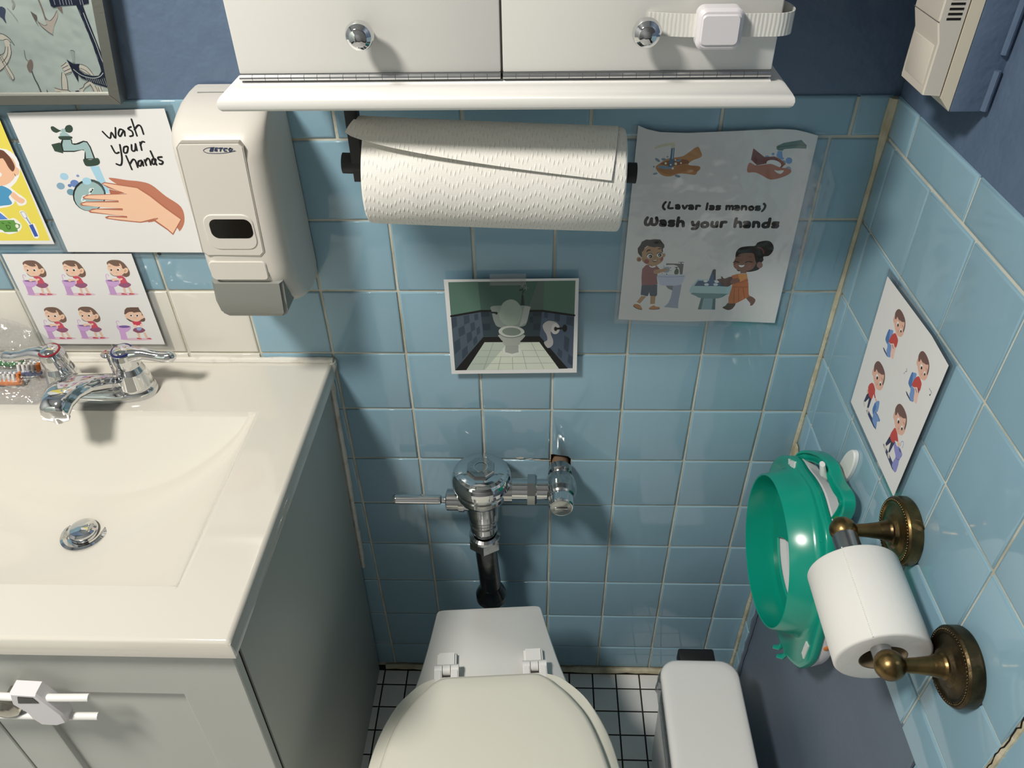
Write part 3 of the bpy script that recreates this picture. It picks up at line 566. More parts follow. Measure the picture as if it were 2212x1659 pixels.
[15,9,0,0,[-587,-310,-588,-321,-592,-330,-599,-338,-609,-343,-620,-345,-632,-343,-642,-338,-651,-330,-657,-321,-660,-310,-660,-299,-655,-289,-648,-281,-638,-276,-627,-275,-616,-276,-605,-281,-596,-289,-590,-299]],
[97,10,0,0,[-716,-331,-717,-340,-720,-347,-725,-353,-731,-357,-739,-359,-747,-357,-754,-353,-761,-347,-765,-340,-767,-331,-767,-323,-764,-315,-759,-309,-752,-305,-744,-304,-736,-305,-729,-309,-723,-315,-718,-323]],
[97,10,0,0,[-596,-312,-596,-320,-599,-327,-604,-333,-610,-337,-617,-338,-625,-337,-632,-333,-638,-327,-642,-320,-644,-312,-644,-304,-641,-297,-636,-291,-630,-287,-623,-286,-615,-287,-608,-291,-602,-297,-598,-304]],
[15,11,0,0,[-744,-331,-744,-333,-744,-336,-746,-337,-748,-338,-750,-339,-752,-338,-754,-337,-755,-336,-756,-333,-757,-331,-757,-329,-756,-327,-755,-325,-753,-324,-751,-323,-749,-324,-747,-325,-745,-327,-744,-329]],
[15,11,0,0,[-620,-314,-620,-317,-621,-319,-622,-320,-624,-322,-626,-322,-628,-322,-630,-320,-631,-319,-633,-317,-633,-314,-633,-312,-632,-310,-631,-308,-629,-307,-627,-307,-625,-307,-623,-308,-622,-310,-620,-312]],
[98,9,1,17.0,[-795,-255,-780,-236,-757,-236]],
[98,9,1,14.6,[-650,-217,-617,-213]],
[98,12,1,10.0,[-790,-316,-775,-293,-742,-287,-717,-304]],
[98,11,1,10.5,[-659,-293,-637,-274,-597,-282]],
[99,8,0,0,[-752,-409,-753,-421,-757,-431,-763,-439,-772,-445,-783,-447,-793,-445,-803,-439,-811,-431,-817,-421,-819,-409,-819,-398,-815,-388,-808,-380,-799,-374,-789,-372,-779,-374,-769,-380,-761,-388,-755,-398]],
[99,10,0,0,[-569,-382,-573,-391,-578,-399,-584,-403,-590,-405,-596,-404,-602,-400,-605,-393,-607,-384,-607,-374,-605,-364,-601,-355,-596,-348,-590,-343,-584,-341,-578,-343,-573,-347,-569,-354,-567,-363,-567,-372]],
[100,10,1,6.5,[-691,-339,-677,-348,-664,-339]],
[101,8,1,0,[-712,-396,-679,-392,-643,-385,-657,-412,-690,-416]],
[15,9,0,0,[-702,-394,-649,-386,-655,-399,-691,-402]],
[102,8,0,0,[-450,-505,-450,-508,-451,-510,-452,-512,-454,-514,-457,-514,-459,-514,-462,-512,-464,-510,-465,-508,-466,-505,-466,-502,-465,-499,-463,-497,-461,-496,-459,-495,-456,-496,-454,-497,-452,-499,-450,-502]],
[102,2,0,0,[-441,-552,-441,-554,-442,-556,-443,-557,-445,-558,-446,-559,-448,-558,-450,-557,-452,-556,-453,-554,-453,-552,-453,-549,-453,-548,-451,-546,-450,-545,-448,-545,-446,-545,-444,-546,-443,-547,-442,-549]],
[102,9,0,0,[-488,-604,-488,-608,-489,-610,-491,-613,-493,-614,-496,-615,-499,-614,-501,-613,-503,-610,-505,-608,-506,-604,-506,-601,-505,-598,-503,-596,-501,-595,-498,-594,-495,-595,-493,-596,-491,-598,-489,-601]],
[102,9,0,0,[-551,-597,-551,-599,-551,-601,-553,-603,-555,-604,-557,-604,-559,-604,-561,-603,-562,-601,-564,-599,-564,-597,-564,-594,-563,-592,-562,-590,-560,-589,-558,-589,-556,-589,-554,-590,-552,-592,-551,-594]],
[102,1,0,0,[-543,-485,-543,-487,-543,-489,-545,-491,-546,-492,-548,-492,-550,-492,-552,-491,-553,-489,-554,-487,-555,-485,-555,-483,-554,-481,-553,-480,-551,-479,-549,-478,-548,-479,-546,-480,-544,-481,-543,-483]],
[103,1,0,0,[17,-989,216,-988,237,-1181,-4,-1178]],
[104,2,0,0,[51,-997,180,-988,191,-1181,43,-1178]],
[105,3,1,0,[-114,-904,359,-903,346,-942,293,-980,217,-996,14,-989,-55,-958]],
[106,4,0,0,[-71,-687,212,-698,393,-788,418,-849,414,-922,244,-915,-16,-908,-154,-900,-159,-858,-141,-797]],
[107,5,0,0,[-62,-709,214,-713,337,-803,227,-796,-103,-793]],
[108,5,0,0,[84,-698,113,-541,130,-527,153,-534,174,-698,149,-705]],
[109,6,0,0,[105,-578,135,-608,162,-792,97,-792,90,-698]],
[110,7,0,0,[94,-770,93,-776,90,-782,83,-787,75,-790,65,-791,55,-790,45,-787,38,-782,32,-776,30,-770,30,-763,34,-757,41,-753,49,-750,59,-748,69,-750,78,-753,86,-757,92,-763]],
[110,7,0,0,[216,-769,216,-776,212,-782,206,-787,197,-790,187,-791,177,-790,168,-787,160,-782,155,-776,152,-770,153,-763,156,-757,163,-752,171,-749,181,-748,191,-749,201,-752,208,-757,214,-763]],
[15,6,0,0,[71,-717,70,-723,67,-728,61,-733,53,-735,44,-736,35,-735,27,-733,20,-728,15,-723,13,-717,13,-711,17,-705,23,-701,30,-698,39,-697,48,-698,57,-701,64,-705,68,-711]],
[15,6,0,0,[226,-724,225,-730,221,-736,215,-740,206,-743,196,-744,186,-743,177,-740,169,-736,164,-730,162,-724,162,-718,166,-713,172,-708,181,-706,191,-705,201,-705,210,-708,218,-713,223,-718]],
[111,8,1,0,[192,-690,247,-675,236,-645,255,-645,292,-675,370,-645,471,-675,505,-727,414,-758,357,-803,290,-788,229,-728]],
[111,1,1,0,[404,-1066,503,-1074,478,-1160,423,-1188,367,-1169,334,-1145,372,-1113]],
[112,1,1,0,[637,-980,685,-956,758,-1003,767,-1049,744,-1104,712,-1112,705,-1073,657,-1019]],
[113,9,0,0,[377,-630,459,-600,579,-600,625,-758,657,-925,679,-956,586,-1023,510,-1074,406,-1078,392,-988,411,-803,407,-758,466,-682,402,-682]],
[114,10,0,0,[460,-608,579,-600,597,-667,505,-727]],
[115,11,1,0,[402,-682,469,-667,504,-720,414,-758,370,-728]],
[116,10,1,6.6,[412,-811,628,-811]],
[116,10,1,6.5,[447,-826,478,-1058]],
[116,10,1,6.5,[505,-826,544,-1042]],
[116,10,1,6.5,[566,-826,611,-980]],
[116,12,1,6.0,[501,-743,615,-697]],
[117,1,1,0,[383,-330,388,-244,436,-195,538,-177,612,-173,640,-124,728,-98,798,-110,853,-174,862,-251,819,-323,753,-337,762,-388,745,-431,731,-526,649,-563,574,-571,497,-563,429,-534]],
[118,2,0,0,[489,-556,565,-556,572,-593,489,-593]],
[118,3,1,0,[374,-431,392,-344,440,-294,525,-280,607,-287,648,-344,674,-417,661,-490,620,-541,534,-560,449,-541,391,-497]],
[117,4,1,0,[384,-337,390,-258,480,-202,604,-202,730,-316,734,-402,676,-431,633,-330,600,-283,451,-287,408,-330]],
[119,5,0,0,[766,-464,767,-479,764,-492,757,-503,747,-510,735,-512,722,-510,709,-503,698,-492,690,-479,686,-464,685,-449,688,-436,695,-425,705,-418,717,-416,730,-418,743,-425,753,-436,762,-449]],
[120,5,1,17.6,[653,-198,699,-209,734,-251,744,-287]],
[121,5,1,12.0,[370,-424,402,-409,439,-425]],
[121,5,1,12.0,[528,-428,566,-409,621,-420]],
[122,5,1,8.6,[414,-330,442,-326]],
[122,5,1,7.5,[563,-339,601,-341]],
[15,4,1,0,[449,-464,487,-468,524,-463,513,-490,486,-498,463,-490]],
[123,4,0,0,[448,-475,448,-484,445,-492,440,-499,433,-503,424,-504,415,-503,406,-499,398,-492,393,-484,390,-475,390,-466,393,-458,398,-451,406,-447,414,-446,424,-447,432,-451,440,-458,445,-466]],
[123,4,0,0,[621,-475,621,-485,618,-494,612,-501,604,-506,595,-507,585,-506,575,-501,567,-494,561,-485,558,-475,558,-465,561,-456,566,-449,574,-444,584,-443,594,-444,603,-449,612,-456,618,-465]]],
'photo':[[124,1,0,0,[-866,772,874,801,883,-714,-868,-766]],
[125,2,0,0,[-866,772,-459,782,-438,314,-861,227]],
[126,2,0,0,[450,791,874,801,874,233,436,319]],
[127,3,0,0,[358,785,450,791,434,319,224,319]],
[128,3,0,0,[-861,227,-439,300,-421,-143,-868,-766]],
[129,4,0,0,[-439,300,424,316,391,-139,-421,-143]],
[130,5,0,0,[424,316,874,233,883,-714,806,-714,391,-132]],
[131,4,0,0,[-862,177,-789,199,-787,40,-862,-4]],
[131,4,0,0,[-777,-4,-684,55,-680,-92,-768,-152]],
[131,4,0,0,[-847,-242,-763,-174,-762,-363,-853,-471]],
[131,4,0,0,[-687,214,-608,235,-603,106,-687,62]],
[131,4,0,0,[-598,84,-536,116,-531,-18,-593,-62]],
[131,5,0,0,[-661,-92,-586,-47,-584,-196,-659,-271]],
[131,4,0,0,[-745,-393,-660,-302,-659,-454,-749,-563]],
[131,4,0,0,[-536,243,-482,257,-478,157,-532,135]],
[131,4,0,0,[-514,-3,-468,41,-461,-76,-511,-121]],
[131,4,0,0,[-571,-188,-515,-121,-510,-240,-569,-316]],
[131,6,0,0,[454,288,507,281,503,182,451,196]],
[131,6,0,0,[600,260,676,246,670,118,598,139]],
[131,6,0,0,[768,218,869,201,866,46,766,75]],
[131,6,0,0,[747,-116,821,-175,810,-431,741,-355]],
[131,6,0,0,[661,-341,724,-401,714,-540,651,-463]],
[131,6,0,0,[813,-447,876,-508,879,-679,803,-601]],
[132,5,0,0,[-440,279,-321,286,-321,208,-437,200]],
[132,5,0,0,[-424,85,-316,85,-314,-31,-417,-35]],
[132,6,0,0,[301,288,413,288,411,217,297,217]],
[132,6,0,0,[301,87,402,91,400,-26,297,-26]],
[132,5,0,0,[247,202,297,208,297,102,247,102]],
[133,7,0,33.9,[-862,210,-439,300,425,305,874,230]],
[134,7,0,0,[-421,-150,391,-132,812,-719,681,-725,386,-236,-407,-243,-700,-760,-861,-766,-833,-713]],
[135,8,0,0,[-407,-243,386,-236,681,-725,-700,-760]],
[136,9,0,0,[-103,-299,234,-245,110,-420,432,-729,-420,-750]],
[136,10,0,0,[240,-245,386,-236,681,-725,7,-740,35,-481]],
[137,11,0,6.9,[-468,-392,478,-384]],
[137,11,0,7.0,[-529,-508,553,-497]],
[137,11,0,7.5,[-610,-641,623,-615]],
[137,12,0,7.0,[-278,-242,-445,-751]],
[137,12,0,6.9,[-175,-498,-226,-749]],
[137,12,0,6.5,[-8,-513,-6,-740]],
[137,12,0,6.9,[141,-404,201,-731]],
[137,12,0,6.5,[270,-240,457,-729]],
[138,8,1,0,[-294,371,-175,392,154,393,260,372,242,302,211,116,139,36,-174,20,-255,114,-285,286]],
[139,9,0,0,[177,386,260,372,236,245,199,102,103,36]],
[140,9,1,28.4,[-279,276,-232,272]],
[140,10,0,0,[-201,265,-203,258,-206,252,-210,247,-215,243,-221,242,-227,243,-232,247,-236,252,-239,258,-239,265,-238,272,-235,278,-231,283,-226,287,-220,288,-214,287,-209,283,-205,278,-202,272]],
[141,10,1,0,[-166,301,-128,427,-32,493,61,469,130,358,135,245,80,87,-41,50,-147,115,-186,230]],
[142,12,0,0,[-102,-284,81,-283,91,-450,-14,-482,-118,-436]],
[143,13,0,0,[-148,-390,-115,-314,-111,-421,-13,-451,86,-420,80,-343,123,-389,110,-458,-14,-505,-137,-459]],
[144,13,1,0,[-183,-105,162,-103,149,-178,112,-223,87,-290,-109,-291,-144,-224,-179,-172]],
[145,14,0,0,[174,-60,164,-91,136,-119,94,-140,41,-153,-17,-156,-75,-149,-127,-132,-167,-107,-192,-77,-199,-45,-188,-14,-160,14,-118,35,-66,47,-8,50,49,43,100,26,141,2,166,-27]],
[146,15,0,0,[122,-58,115,-79,95,-98,64,-113,26,-121,-16,-123,-58,-118,-95,-107,-124,-90,-142,-69,-148,-47,-140,-26,-120,-7,-89,8,-51,16,-9,18,32,13,69,2,98,-15,117,-36]],
[147,16,1,10.5,[-195,-83,-117,-142,4,-156,113,-126,168,-81]],
[148,6,0,0,[678,2,676,-28,667,-55,653,-77,635,-91,614,-96,594,-91,575,-77,560,-56,550,-29,547,1,549,31,558,58,573,79,591,92,611,97,631,93,650,79,665,58,674,31]],
[149,13,1,0,[438,73,521,139,641,96,594,1,548,-72,586,-206,575,-296,509,-341,453,-244,501,-198,488,-102,445,-14]],
[150,14,0,0,[669,-11,663,-39,651,-64,636,-83,619,-93,600,-94,583,-86,569,-69,559,-45,555,-17,556,13,562,42,574,67,589,85,606,95,624,96,641,88,655,71,665,47,670,19]],
[151,15,0,0,[642,-1,642,-13,638,-24,633,-32,627,-38,619,-40,612,-38,605,-32,599,-24,596,-13,595,-2,596,10,599,21,604,29,610,34,618,36,625,35,632,29,637,21,641,10]],
[152,16,1,34.9,[624,1,714,9]],
[152,17,0,0,[781,9,780,-11,776,-29,769,-43,760,-52,749,-55,739,-52,729,-43,721,-29,716,-11,714,9,715,29,720,47,727,61,736,70,746,73,756,70,766,61,774,47,779,29]],
[153,11,0,0,[138,566,161,566,177,400,125,400]],
[153,12,1,10.0,[150,566,157,715]],
[153,13,1,8.5,[153,593,191,675]],
[153,14,0,0,[153,662,153,657,150,653,145,648,138,643,131,639,122,636,114,635,108,635,103,636,101,639,101,643,104,648,109,653,116,658,124,662,132,665,140,666,146,666,151,665]],
[154,14,0,8.9,[197,682,227,682]],
[154,15,0,8.9,[197,682,206,648]],
[154,16,0,8.9,[197,682,172,661]],
[154,17,0,8.9,[197,682,173,702]],
[154,18,0,8.9,[197,682,206,715]],
[154,19,0,8.5,[151,715,181,715]],
[154,20,0,8.5,[151,715,160,682]],
[154,21,0,8.5,[151,715,126,695]],
[154,22,0,8.5,[151,715,127,736]],
[154,23,0,8.5,[151,715,160,749]]],
'boy':[[155,1,0,0,[-341,-678,-296,-638,-148,-632,2,-654,28,-670,-40,-692,-232,-691]],
[156,1,1,0,[-201,-434,-141,-374,-141,-439,-134,-514,-146,-589,-206,-552,-210,-490]],
[157,2,1,0,[-194,-420,-127,-347,-90,-402,-82,-476,-126,-523,-144,-458]],
[157,3,1,0,[-147,-565,-118,-511,23,-504,37,-532,-10,-574,3,-611,10,-663,-105,-660,-138,-632]],
[158,4,1,10.8,[-114,-516,-32,-504,29,-523]],
[159,1,0,0,[-479,-466,-464,-437,-428,-481,-457,-504]],
[159,3,0,0,[-230,-399,-211,-378,-160,-383,-200,-413]],
[160,2,0,0,[-426,-471,-308,-452,-301,-609,-344,-639,-369,-504,-428,-620,-465,-635,-454,-519]],
[161,4,0,0,[-430,-307,-380,-288,-307,-308,-273,-359,-223,-381,-245,-403,-301,-382,-299,-429,-301,-471,-391,-490,-444,-461,-480,-418,-470,-362]],
[162,3,1,0,[-481,-640,-433,-633,-397,-677,-439,-679]],
[162,3,1,0,[-344,-639,-302,-619,-265,-670,-306,-672]],
[163,1,1,0,[-496,-138,-509,-179,-494,-214,-454,-222,-436,-176]],
[164,2,1,0,[-449,-116,-474,-198,-411,-250,-353,-274,-289,-285,-199,-240,-160,-178,-163,-111,-188,-40,-247,-11,-357,-51]],
[165,3,1,0,[-467,-161,-509,-116,-502,-53,-469,-5,-419,23,-337,33,-256,21,-210,-3,-173,-58,-166,-129,-190,-133,-201,-66,-227,-25,-277,-61,-332,-81,-389,-100,-434,-101,-435,-132,-457,-162]],
[165,4,1,6.8,[-380,-100,-339,-95]],
[165,4,1,6.0,[-257,-95,-206,-92]],
[15,4,0,0,[-338,-138,-335,-147,-335,-157,-337,-167,-342,-176,-349,-183,-357,-187,-366,-189,-375,-187,-383,-182,-388,-175,-391,-166,-392,-156,-389,-147,-384,-138,-377,-131,-369,-126,-360,-125,-351,-127,-344,-131]],
[166,5,0,0,[-331,-155,-329,-161,-328,-168,-329,-174,-333,-180,-337,-185,-343,-188,-349,-189,-355,-188,-361,-186,-365,-181,-368,-175,-368,-169,-367,-162,-364,-156,-359,-151,-353,-148,-347,-147,-341,-148,-336,-151]],
[15,4,0,0,[-217,-149,-214,-157,-214,-166,-216,-175,-220,-183,-226,-189,-234,-193,-242,-194,-250,-193,-256,-189,-261,-182,-264,-174,-265,-165,-263,-156,-258,-148,-252,-142,-245,-138,-237,-137,-229,-138,-222,-143]],
[166,5,0,0,[-216,-161,-214,-166,-213,-172,-215,-177,-218,-183,-222,-187,-227,-190,-233,-192,-238,-191,-243,-189,-246,-185,-249,-180,-249,-174,-248,-169,-245,-163,-240,-159,-235,-156,-230,-155,-224,-155,-220,-157]],
[167,3,1,5.4,[-318,-218,-293,-225,-307,-241]],
[168,1,0,0,[-461,209,-434,221,-321,214,-251,218,-303,192,-410,193]],
[156,1,1,0,[-463,471,-414,475,-394,402,-361,337,-378,307,-445,311,-471,329,-475,397]],
[157,2,1,0,[-430,482,-367,518,-352,476,-363,389,-403,413]],
[157,2,1,0,[-390,334,-307,359,-282,342,-232,246,-251,218,-301,202,-358,232,-366,280]],
[169,3,1,0,[-303,380,-258,412,-206,398,-183,407,-173,335,-157,267,-204,249,-246,262,-273,331]],
[170,4,1,8.6,[-281,378,-228,364]],
[161,5,1,0,[-310,523,-276,530,-205,512,-186,483,-181,417,-217,399,-258,412,-322,366,-377,356,-376,406,-352,476]],
[163,1,1,0,[-440,672,-451,638,-437,607,-401,599,-386,636]],
[164,2,1,0,[-397,688,-419,620,-363,572,-311,548,-254,535,-173,568,-138,618,-141,675,-163,738,-217,766,-315,738]],
[165,3,1,0,[-413,651,-451,691,-445,745,-415,784,-371,805,-297,808,-224,793,-183,770,-150,721,-143,660,-165,658,-175,716,-198,753,-243,725,-292,711,-344,698,-384,700,-385,673,-405,650]],
[165,4,1,5.9,[-335,698,-298,700]],
[165,4,1,5.2,[-225,695,-179,694]],
[15,4,0,0,[-298,662,-295,655,-295,646,-297,638,-301,631,-308,625,-315,622,-323,621,-331,623,-338,628,-343,634,-345,642,-346,650,-344,658,-339,666,-333,671,-325,674,-317,675,-310,673,-303,669]],
[166,5,0,0,[-292,648,-290,643,-289,637,-290,631,-293,627,-297,623,-302,620,-308,620,-313,621,-318,624,-322,628,-324,633,-325,638,-324,644,-321,649,-317,653,-312,655,-306,656,-301,655,-296,652]],
[15,4,0,0,[-189,646,-187,639,-186,632,-188,624,-192,618,-198,613,-204,610,-211,609,-218,611,-224,615,-229,621,-232,628,-232,635,-230,643,-226,649,-221,654,-214,657,-207,658,-200,656,-194,652]],
[166,5,0,0,[-188,636,-186,632,-186,627,-187,622,-190,617,-194,614,-198,612,-203,611,-208,612,-212,614,-216,617,-217,622,-218,627,-217,631,-214,636,-210,639,-206,641,-201,642,-196,642,-191,639]],
[167,3,1,4.5,[-279,594,-257,586,-270,573]],
[168,1,0,0,[321,180,345,191,449,185,514,189,467,164,368,164]],
[156,1,1,0,[305,439,350,443,372,370,406,307,392,277,330,281,306,298,298,365]],
[157,2,1,0,[335,449,391,485,407,443,402,358,363,381]],
[157,2,1,0,[380,303,455,329,479,312,530,217,514,189,468,174,415,203,405,250]],
[169,3,1,0,[457,349,497,381,546,367,567,376,579,305,598,238,555,220,516,233,488,301]],
[170,4,1,7.8,[478,347,527,334]],
[161,5,1,0,[443,490,474,497,541,480,560,451,568,386,536,368,497,381,440,335,390,326,388,374,407,443]],
[163,1,1,0,[316,637,308,603,322,573,355,564,368,602]],
[164,2,1,0,[354,653,338,585,392,538,441,514,495,502,568,535,597,584,591,641,567,703,517,730,428,702]],
[165,3,1,0,[342,616,305,656,308,709,333,747,373,768,440,772,508,757,548,734,581,686,590,626,570,624,557,681,534,717,495,690,450,675,403,663,366,665,366,638,350,615]],
[165,4,1,5.2,[411,662,445,665]],
[165,4,1,4.2,[513,660,555,659]],
[15,4,0,0,[447,628,450,620,451,612,449,604,446,597,440,591,434,588,426,587,419,589,413,593,408,600,405,607,404,616,405,624,409,631,415,636,421,639,429,640,436,638,442,634]],
[166,5,0,0,[454,613,456,608,457,603,456,597,454,592,450,589,446,586,441,586,435,587,431,589,427,593,425,599,424,604,425,610,427,614,430,618,435,620,440,621,445,620,450,617]],
[15,4,0,0,[548,612,551,605,552,598,550,590,547,584,542,579,536,576,530,575,523,577,517,581,513,587,510,594,509,601,511,609,514,615,519,620,525,623,531,623,538,622,544,618]],
[166,5,0,0,[550,602,552,598,552,593,551,588,549,584,546,580,542,578,537,577,533,578,529,580,525,584,523,588,523,593,524,597,526,602,529,605,533,607,538,608,542,607,547,605]],
[167,3,1,4.2,[468,560,489,552,477,540]],
[171,1,1,6.8,[174,386,196,364,175,344]],
[171,1,1,6.0,[161,302,170,327]],
[171,1,0,6.6,[708,539,774,540,763,488]],
[171,2,0,0,[773,506,775,503,775,500,774,497,772,493,769,491,766,488,762,487,759,487,756,487,753,489,752,492,752,495,753,498,755,501,758,504,761,507,765,508,768,508,771,507]],
[172,6,1,18.1,[535,388,556,362]],
[173,1,0,0,[274,-668,316,-649,463,-647,595,-656,636,-705,718,-706,634,-727,404,-703]],
[174,2,1,0,[481,-471,475,-428,555,-439,608,-408,702,-414,718,-445,702,-520,721,-589,721,-698,616,-705,601,-639,614,-558,542,-520]],
[175,3,1,7.6,[622,-555,665,-547,703,-509]],
[176,3,0,0,[656,-405,665,-408,671,-412,675,-417,676,-422,674,-427,669,-432,661,-436,652,-438,642,-439,632,-438,623,-436,616,-432,612,-427,611,-422,614,-416,619,-412,627,-408,636,-405,646,-405]],
[177,1,1,10.8,[621,-376,606,-334,632,-295,662,-309,667,-361]],
[160,3,0,0,[348,-485,495,-439,470,-630,440,-639,420,-509,361,-626,324,-620]],
[162,4,1,0,[303,-646,355,-631,391,-687,344,-682]],
[162,3,1,0,[435,-664,473,-647,513,-682,473,-697]],
[161,4,0,0,[380,-315,418,-299,481,-327,546,-371,543,-389,487,-418,473,-474,417,-493,351,-477,353,-417]],
[178,5,1,0,[539,-392,561,-362,603,-365,604,-402,567,-418]],
[163,1,1,0,[270,-168,261,-209,276,-245,315,-253,329,-206]],
[164,5,1,0,[314,-146,295,-229,357,-282,413,-306,474,-316,558,-271,591,-208,585,-140,557,-68,500,-39,398,-80]],
[165,6,1,0,[299,-192,257,-146,261,-82,290,-33,336,-5,412,5,490,-7,535,-31,573,-86,583,-158,561,-162,546,-94,520,-53,474,-89,424,-110,370,-129,327,-130,328,-162,308,-192]],
[165,7,1,7.0,[379,-129,418,-124]],
[165,7,1,5.8,[495,-124,543,-121]],
[15,7,0,0,[420,-168,423,-177,424,-187,423,-197,418,-206,412,-213,404,-218,396,-219,388,-217,380,-213,375,-206,371,-197,370,-187,372,-177,377,-168,383,-161,391,-156,399,-155,407,-156,414,-161]],
[166,8,0,0,[427,-185,430,-191,431,-198,430,-204,428,-210,424,-215,418,-219,412,-220,407,-219,401,-216,397,-211,394,-205,393,-199,394,-192,397,-186,401,-181,406,-178,412,-177,418,-178,423,-181]],
[15,7,0,0,[535,-179,539,-187,539,-196,538,-205,534,-213,529,-219,522,-223,514,-225,507,-223,500,-219,495,-212,492,-204,491,-195,493,-186,496,-178,502,-172,509,-168,516,-166,524,-168,530,-172]],
[166,8,0,0,[537,-191,539,-196,540,-202,539,-207,537,-213,533,-217,528,-220,523,-222,518,-221,513,-219,510,-215,507,-210,507,-204,508,-198,510,-193,514,-189,519,-186,524,-184,529,-185,534,-187]],
[167,6,1,5.4,[444,-248,467,-256,455,-272]]],
'curtain':[[179,1,0,0,[5154,-697,4973,-699,4876,-767,4778,-920,5003,-850,5214,-831]],
[179,2,1,0,[5003,-850,4876,-767,4863,-970,4932,-1193,5066,-1418,5237,-1557,5492,-1714,5612,-1731,5534,-1554,5384,-1468,5189,-1277,5030,-1037]],
[179,3,1,0,[5343,-1207,5255,-1259,5192,-1539,5143,-1770,5146,-1931,5226,-1985,5282,-1876,5327,-1591]],
[180,3,1,14.5,[5067,-664,4937,-699,4818,-801,4747,-997]],
[180,4,1,14.6,[5003,-850,4887,-834,4814,-920]],
[180,4,1,14.7,[4863,-970,4950,-1245,5211,-1539,5496,-1723]],
[180,5,1,14.7,[5030,-1037,5141,-1208,5300,-1276]],
[180,6,1,14.7,[4957,-1038,5079,-1278,5318,-1486]],
[180,7,1,14.9,[5321,-1241,5289,-1592,5245,-1877,5216,-1985,5146,-1931,5150,-1788,5214,-1504,5285,-1242]],
[181,1,1,0,[4721,39,4590,-27,4699,-237,4726,-401,4785,-269,4828,-203]],
[182,1,1,52.3,[4292,211,4280,115,4363,3]],
[183,2,1,10.6,[4523,5,4443,-142,4366,-339]],
[184,1,1,45.1,[3536,203,3527,-37,3538,-330,3521,-512]],
[185,2,1,0,[3556,-330,3456,-347,3286,-234,3140,-90,3111,-106,3176,-252,3371,-497,3482,-687,3545,-661,3678,-543,3790,-377,3748,-361,3645,-461,3573,-462]],
[180,3,1,12.4,[3799,-311,3730,-493,3610,-644,3484,-737]],
[186,4,1,10.7,[3761,-394,3648,-469,3548,-445]],
[186,4,1,10.6,[3523,-248,3438,-347,3268,-235,3116,-74]],
[187,5,0,0,[3892,-82,3753,-197,3768,-279,3830,-344,3817,-509,3864,-294]],
[188,1,0,0,[3089,39,2940,13,2979,-156,3050,-42]],
[189,2,0,0,[3230,264,2092,252,2130,101,2320,63,2945,46,3176,0,3245,49]],
[190,3,0,15.5,[3096,247,3112,79]],
[190,3,0,15.5,[2938,245,2954,78]],
[190,3,0,15.5,[2851,244,2866,77]],
[190,3,0,15.5,[2763,243,2778,76]],
[190,3,0,15.5,[2675,242,2690,75]],
[190,3,0,15.5,[2605,242,2620,74]],
[190,3,0,15.5,[2360,239,2373,72]],
[190,3,0,15.5,[2291,238,2303,71]],
[189,5,0,0,[2514,65,2320,63,2315,-260,2292,-590,2269,-1027,2233,-1441,2172,-1687,2146,-2206,2246,-2333,2402,-2241,2738,-2130,3102,-1947,3256,-1714,3319,-1537,3361,-1405,3190,-1538,3006,-1539,3090,-1715,2969,-1840,2766,-1895,2555,-1879,2437,-1756,2423,-1614,2426,-958,2481,-275]],
[189,6,0,0,[3349,-1519,3307,-1749,3238,-2063,3171,-1857,3243,-1678]],
[191,6,1,17.5,[2380,-146,2358,-523,2317,-959,2306,-1388,2264,-1739,2215,-2188]],
[192,7,1,24.3,[3250,-1696,3072,-1866,2785,-1949,2549,-1915,2400,-1809]],
[192,8,0,11.3,[2966,-1933,2943,-2023]],
[192,8,0,11.3,[2907,-1941,2885,-2040]],
[192,8,0,11.3,[2848,-1949,2828,-2057]],
[192,8,0,11.3,[2789,-1956,2770,-2073]],
[192,8,0,11.3,[2731,-1964,2712,-2090]],
[192,8,0,11.3,[2672,-1971,2655,-2107]],
[192,8,0,11.3,[2613,-1979,2597,-2123]],
[192,6,0,11.3,[2554,-1987,2539,-2140]],
[192,8,0,11.3,[2486,-1969,2481,-2157]],
[192,8,0,11.3,[2419,-1952,2424,-2173]],
[192,8,0,11.3,[2351,-1934,2366,-2190]],
[192,7,0,11.2,[2283,-1917,2308,-2207]],
[193,6,0,8.7,[2474,-64,2469,-193]],
[193,6,0,8.8,[2458,-357,2453,-489]],
[193,6,0,8.9,[2442,-655,2437,-789]],
[193,6,0,9.0,[2426,-958,2421,-1094]],
[193,7,0,9.1,[2409,-1266,2404,-1405]],
[179,7,1,0,[3579,-1588,3391,-1484,3332,-1572,3332,-1766,3526,-1836,3560,-1729]],
[179,8,1,0,[3019,-1574,2847,-1611,2751,-1753,2685,-1878,2839,-1841,3046,-1698]],
[194,8,1,14.9,[3586,-1605,3394,-1493]],
[194,9,1,15.0,[3569,-1658,3373,-1580]],
[194,10,1,15.0,[3548,-1747,3332,-1669]],
[194,11,1,15.0,[3520,-1818,3341,-1766]],
[194,9,1,14.8,[2991,-1548,2817,-1629,2700,-1869]],
[194,10,1,14.9,[3033,-1662,2893,-1734,2805,-1851]],
[179,8,0,0,[3636,-1782,3557,-1818,3551,-1997,3650,-2305,3824,-2267]],
[179,9,1,0,[4017,-2229,3843,-2267,3650,-2305,3510,-2434,3816,-2442,3916,-2358,4048,-2357]],
[179,9,0,0,[3278,-2271,3146,-2217,2936,-2056,2861,-2056,2757,-2184,2546,-2222,2607,-2450,2871,-2448,2906,-2128,3115,-2236,3287,-2445]],
[195,10,1,16.9,[3636,-1782,3728,-1996,3815,-2267]],
[195,11,1,16.9,[3557,-1818,3560,-1997,3643,-2287]],
[195,12,1,17.3,[4026,-2229,3850,-2285,3650,-2305,3510,-2434]],
[195,13,1,17.3,[4048,-2357,3878,-2358,3797,-2442]],
[195,10,1,17.2,[3278,-2271,3146,-2217,3075,-2127,2936,-2056]],
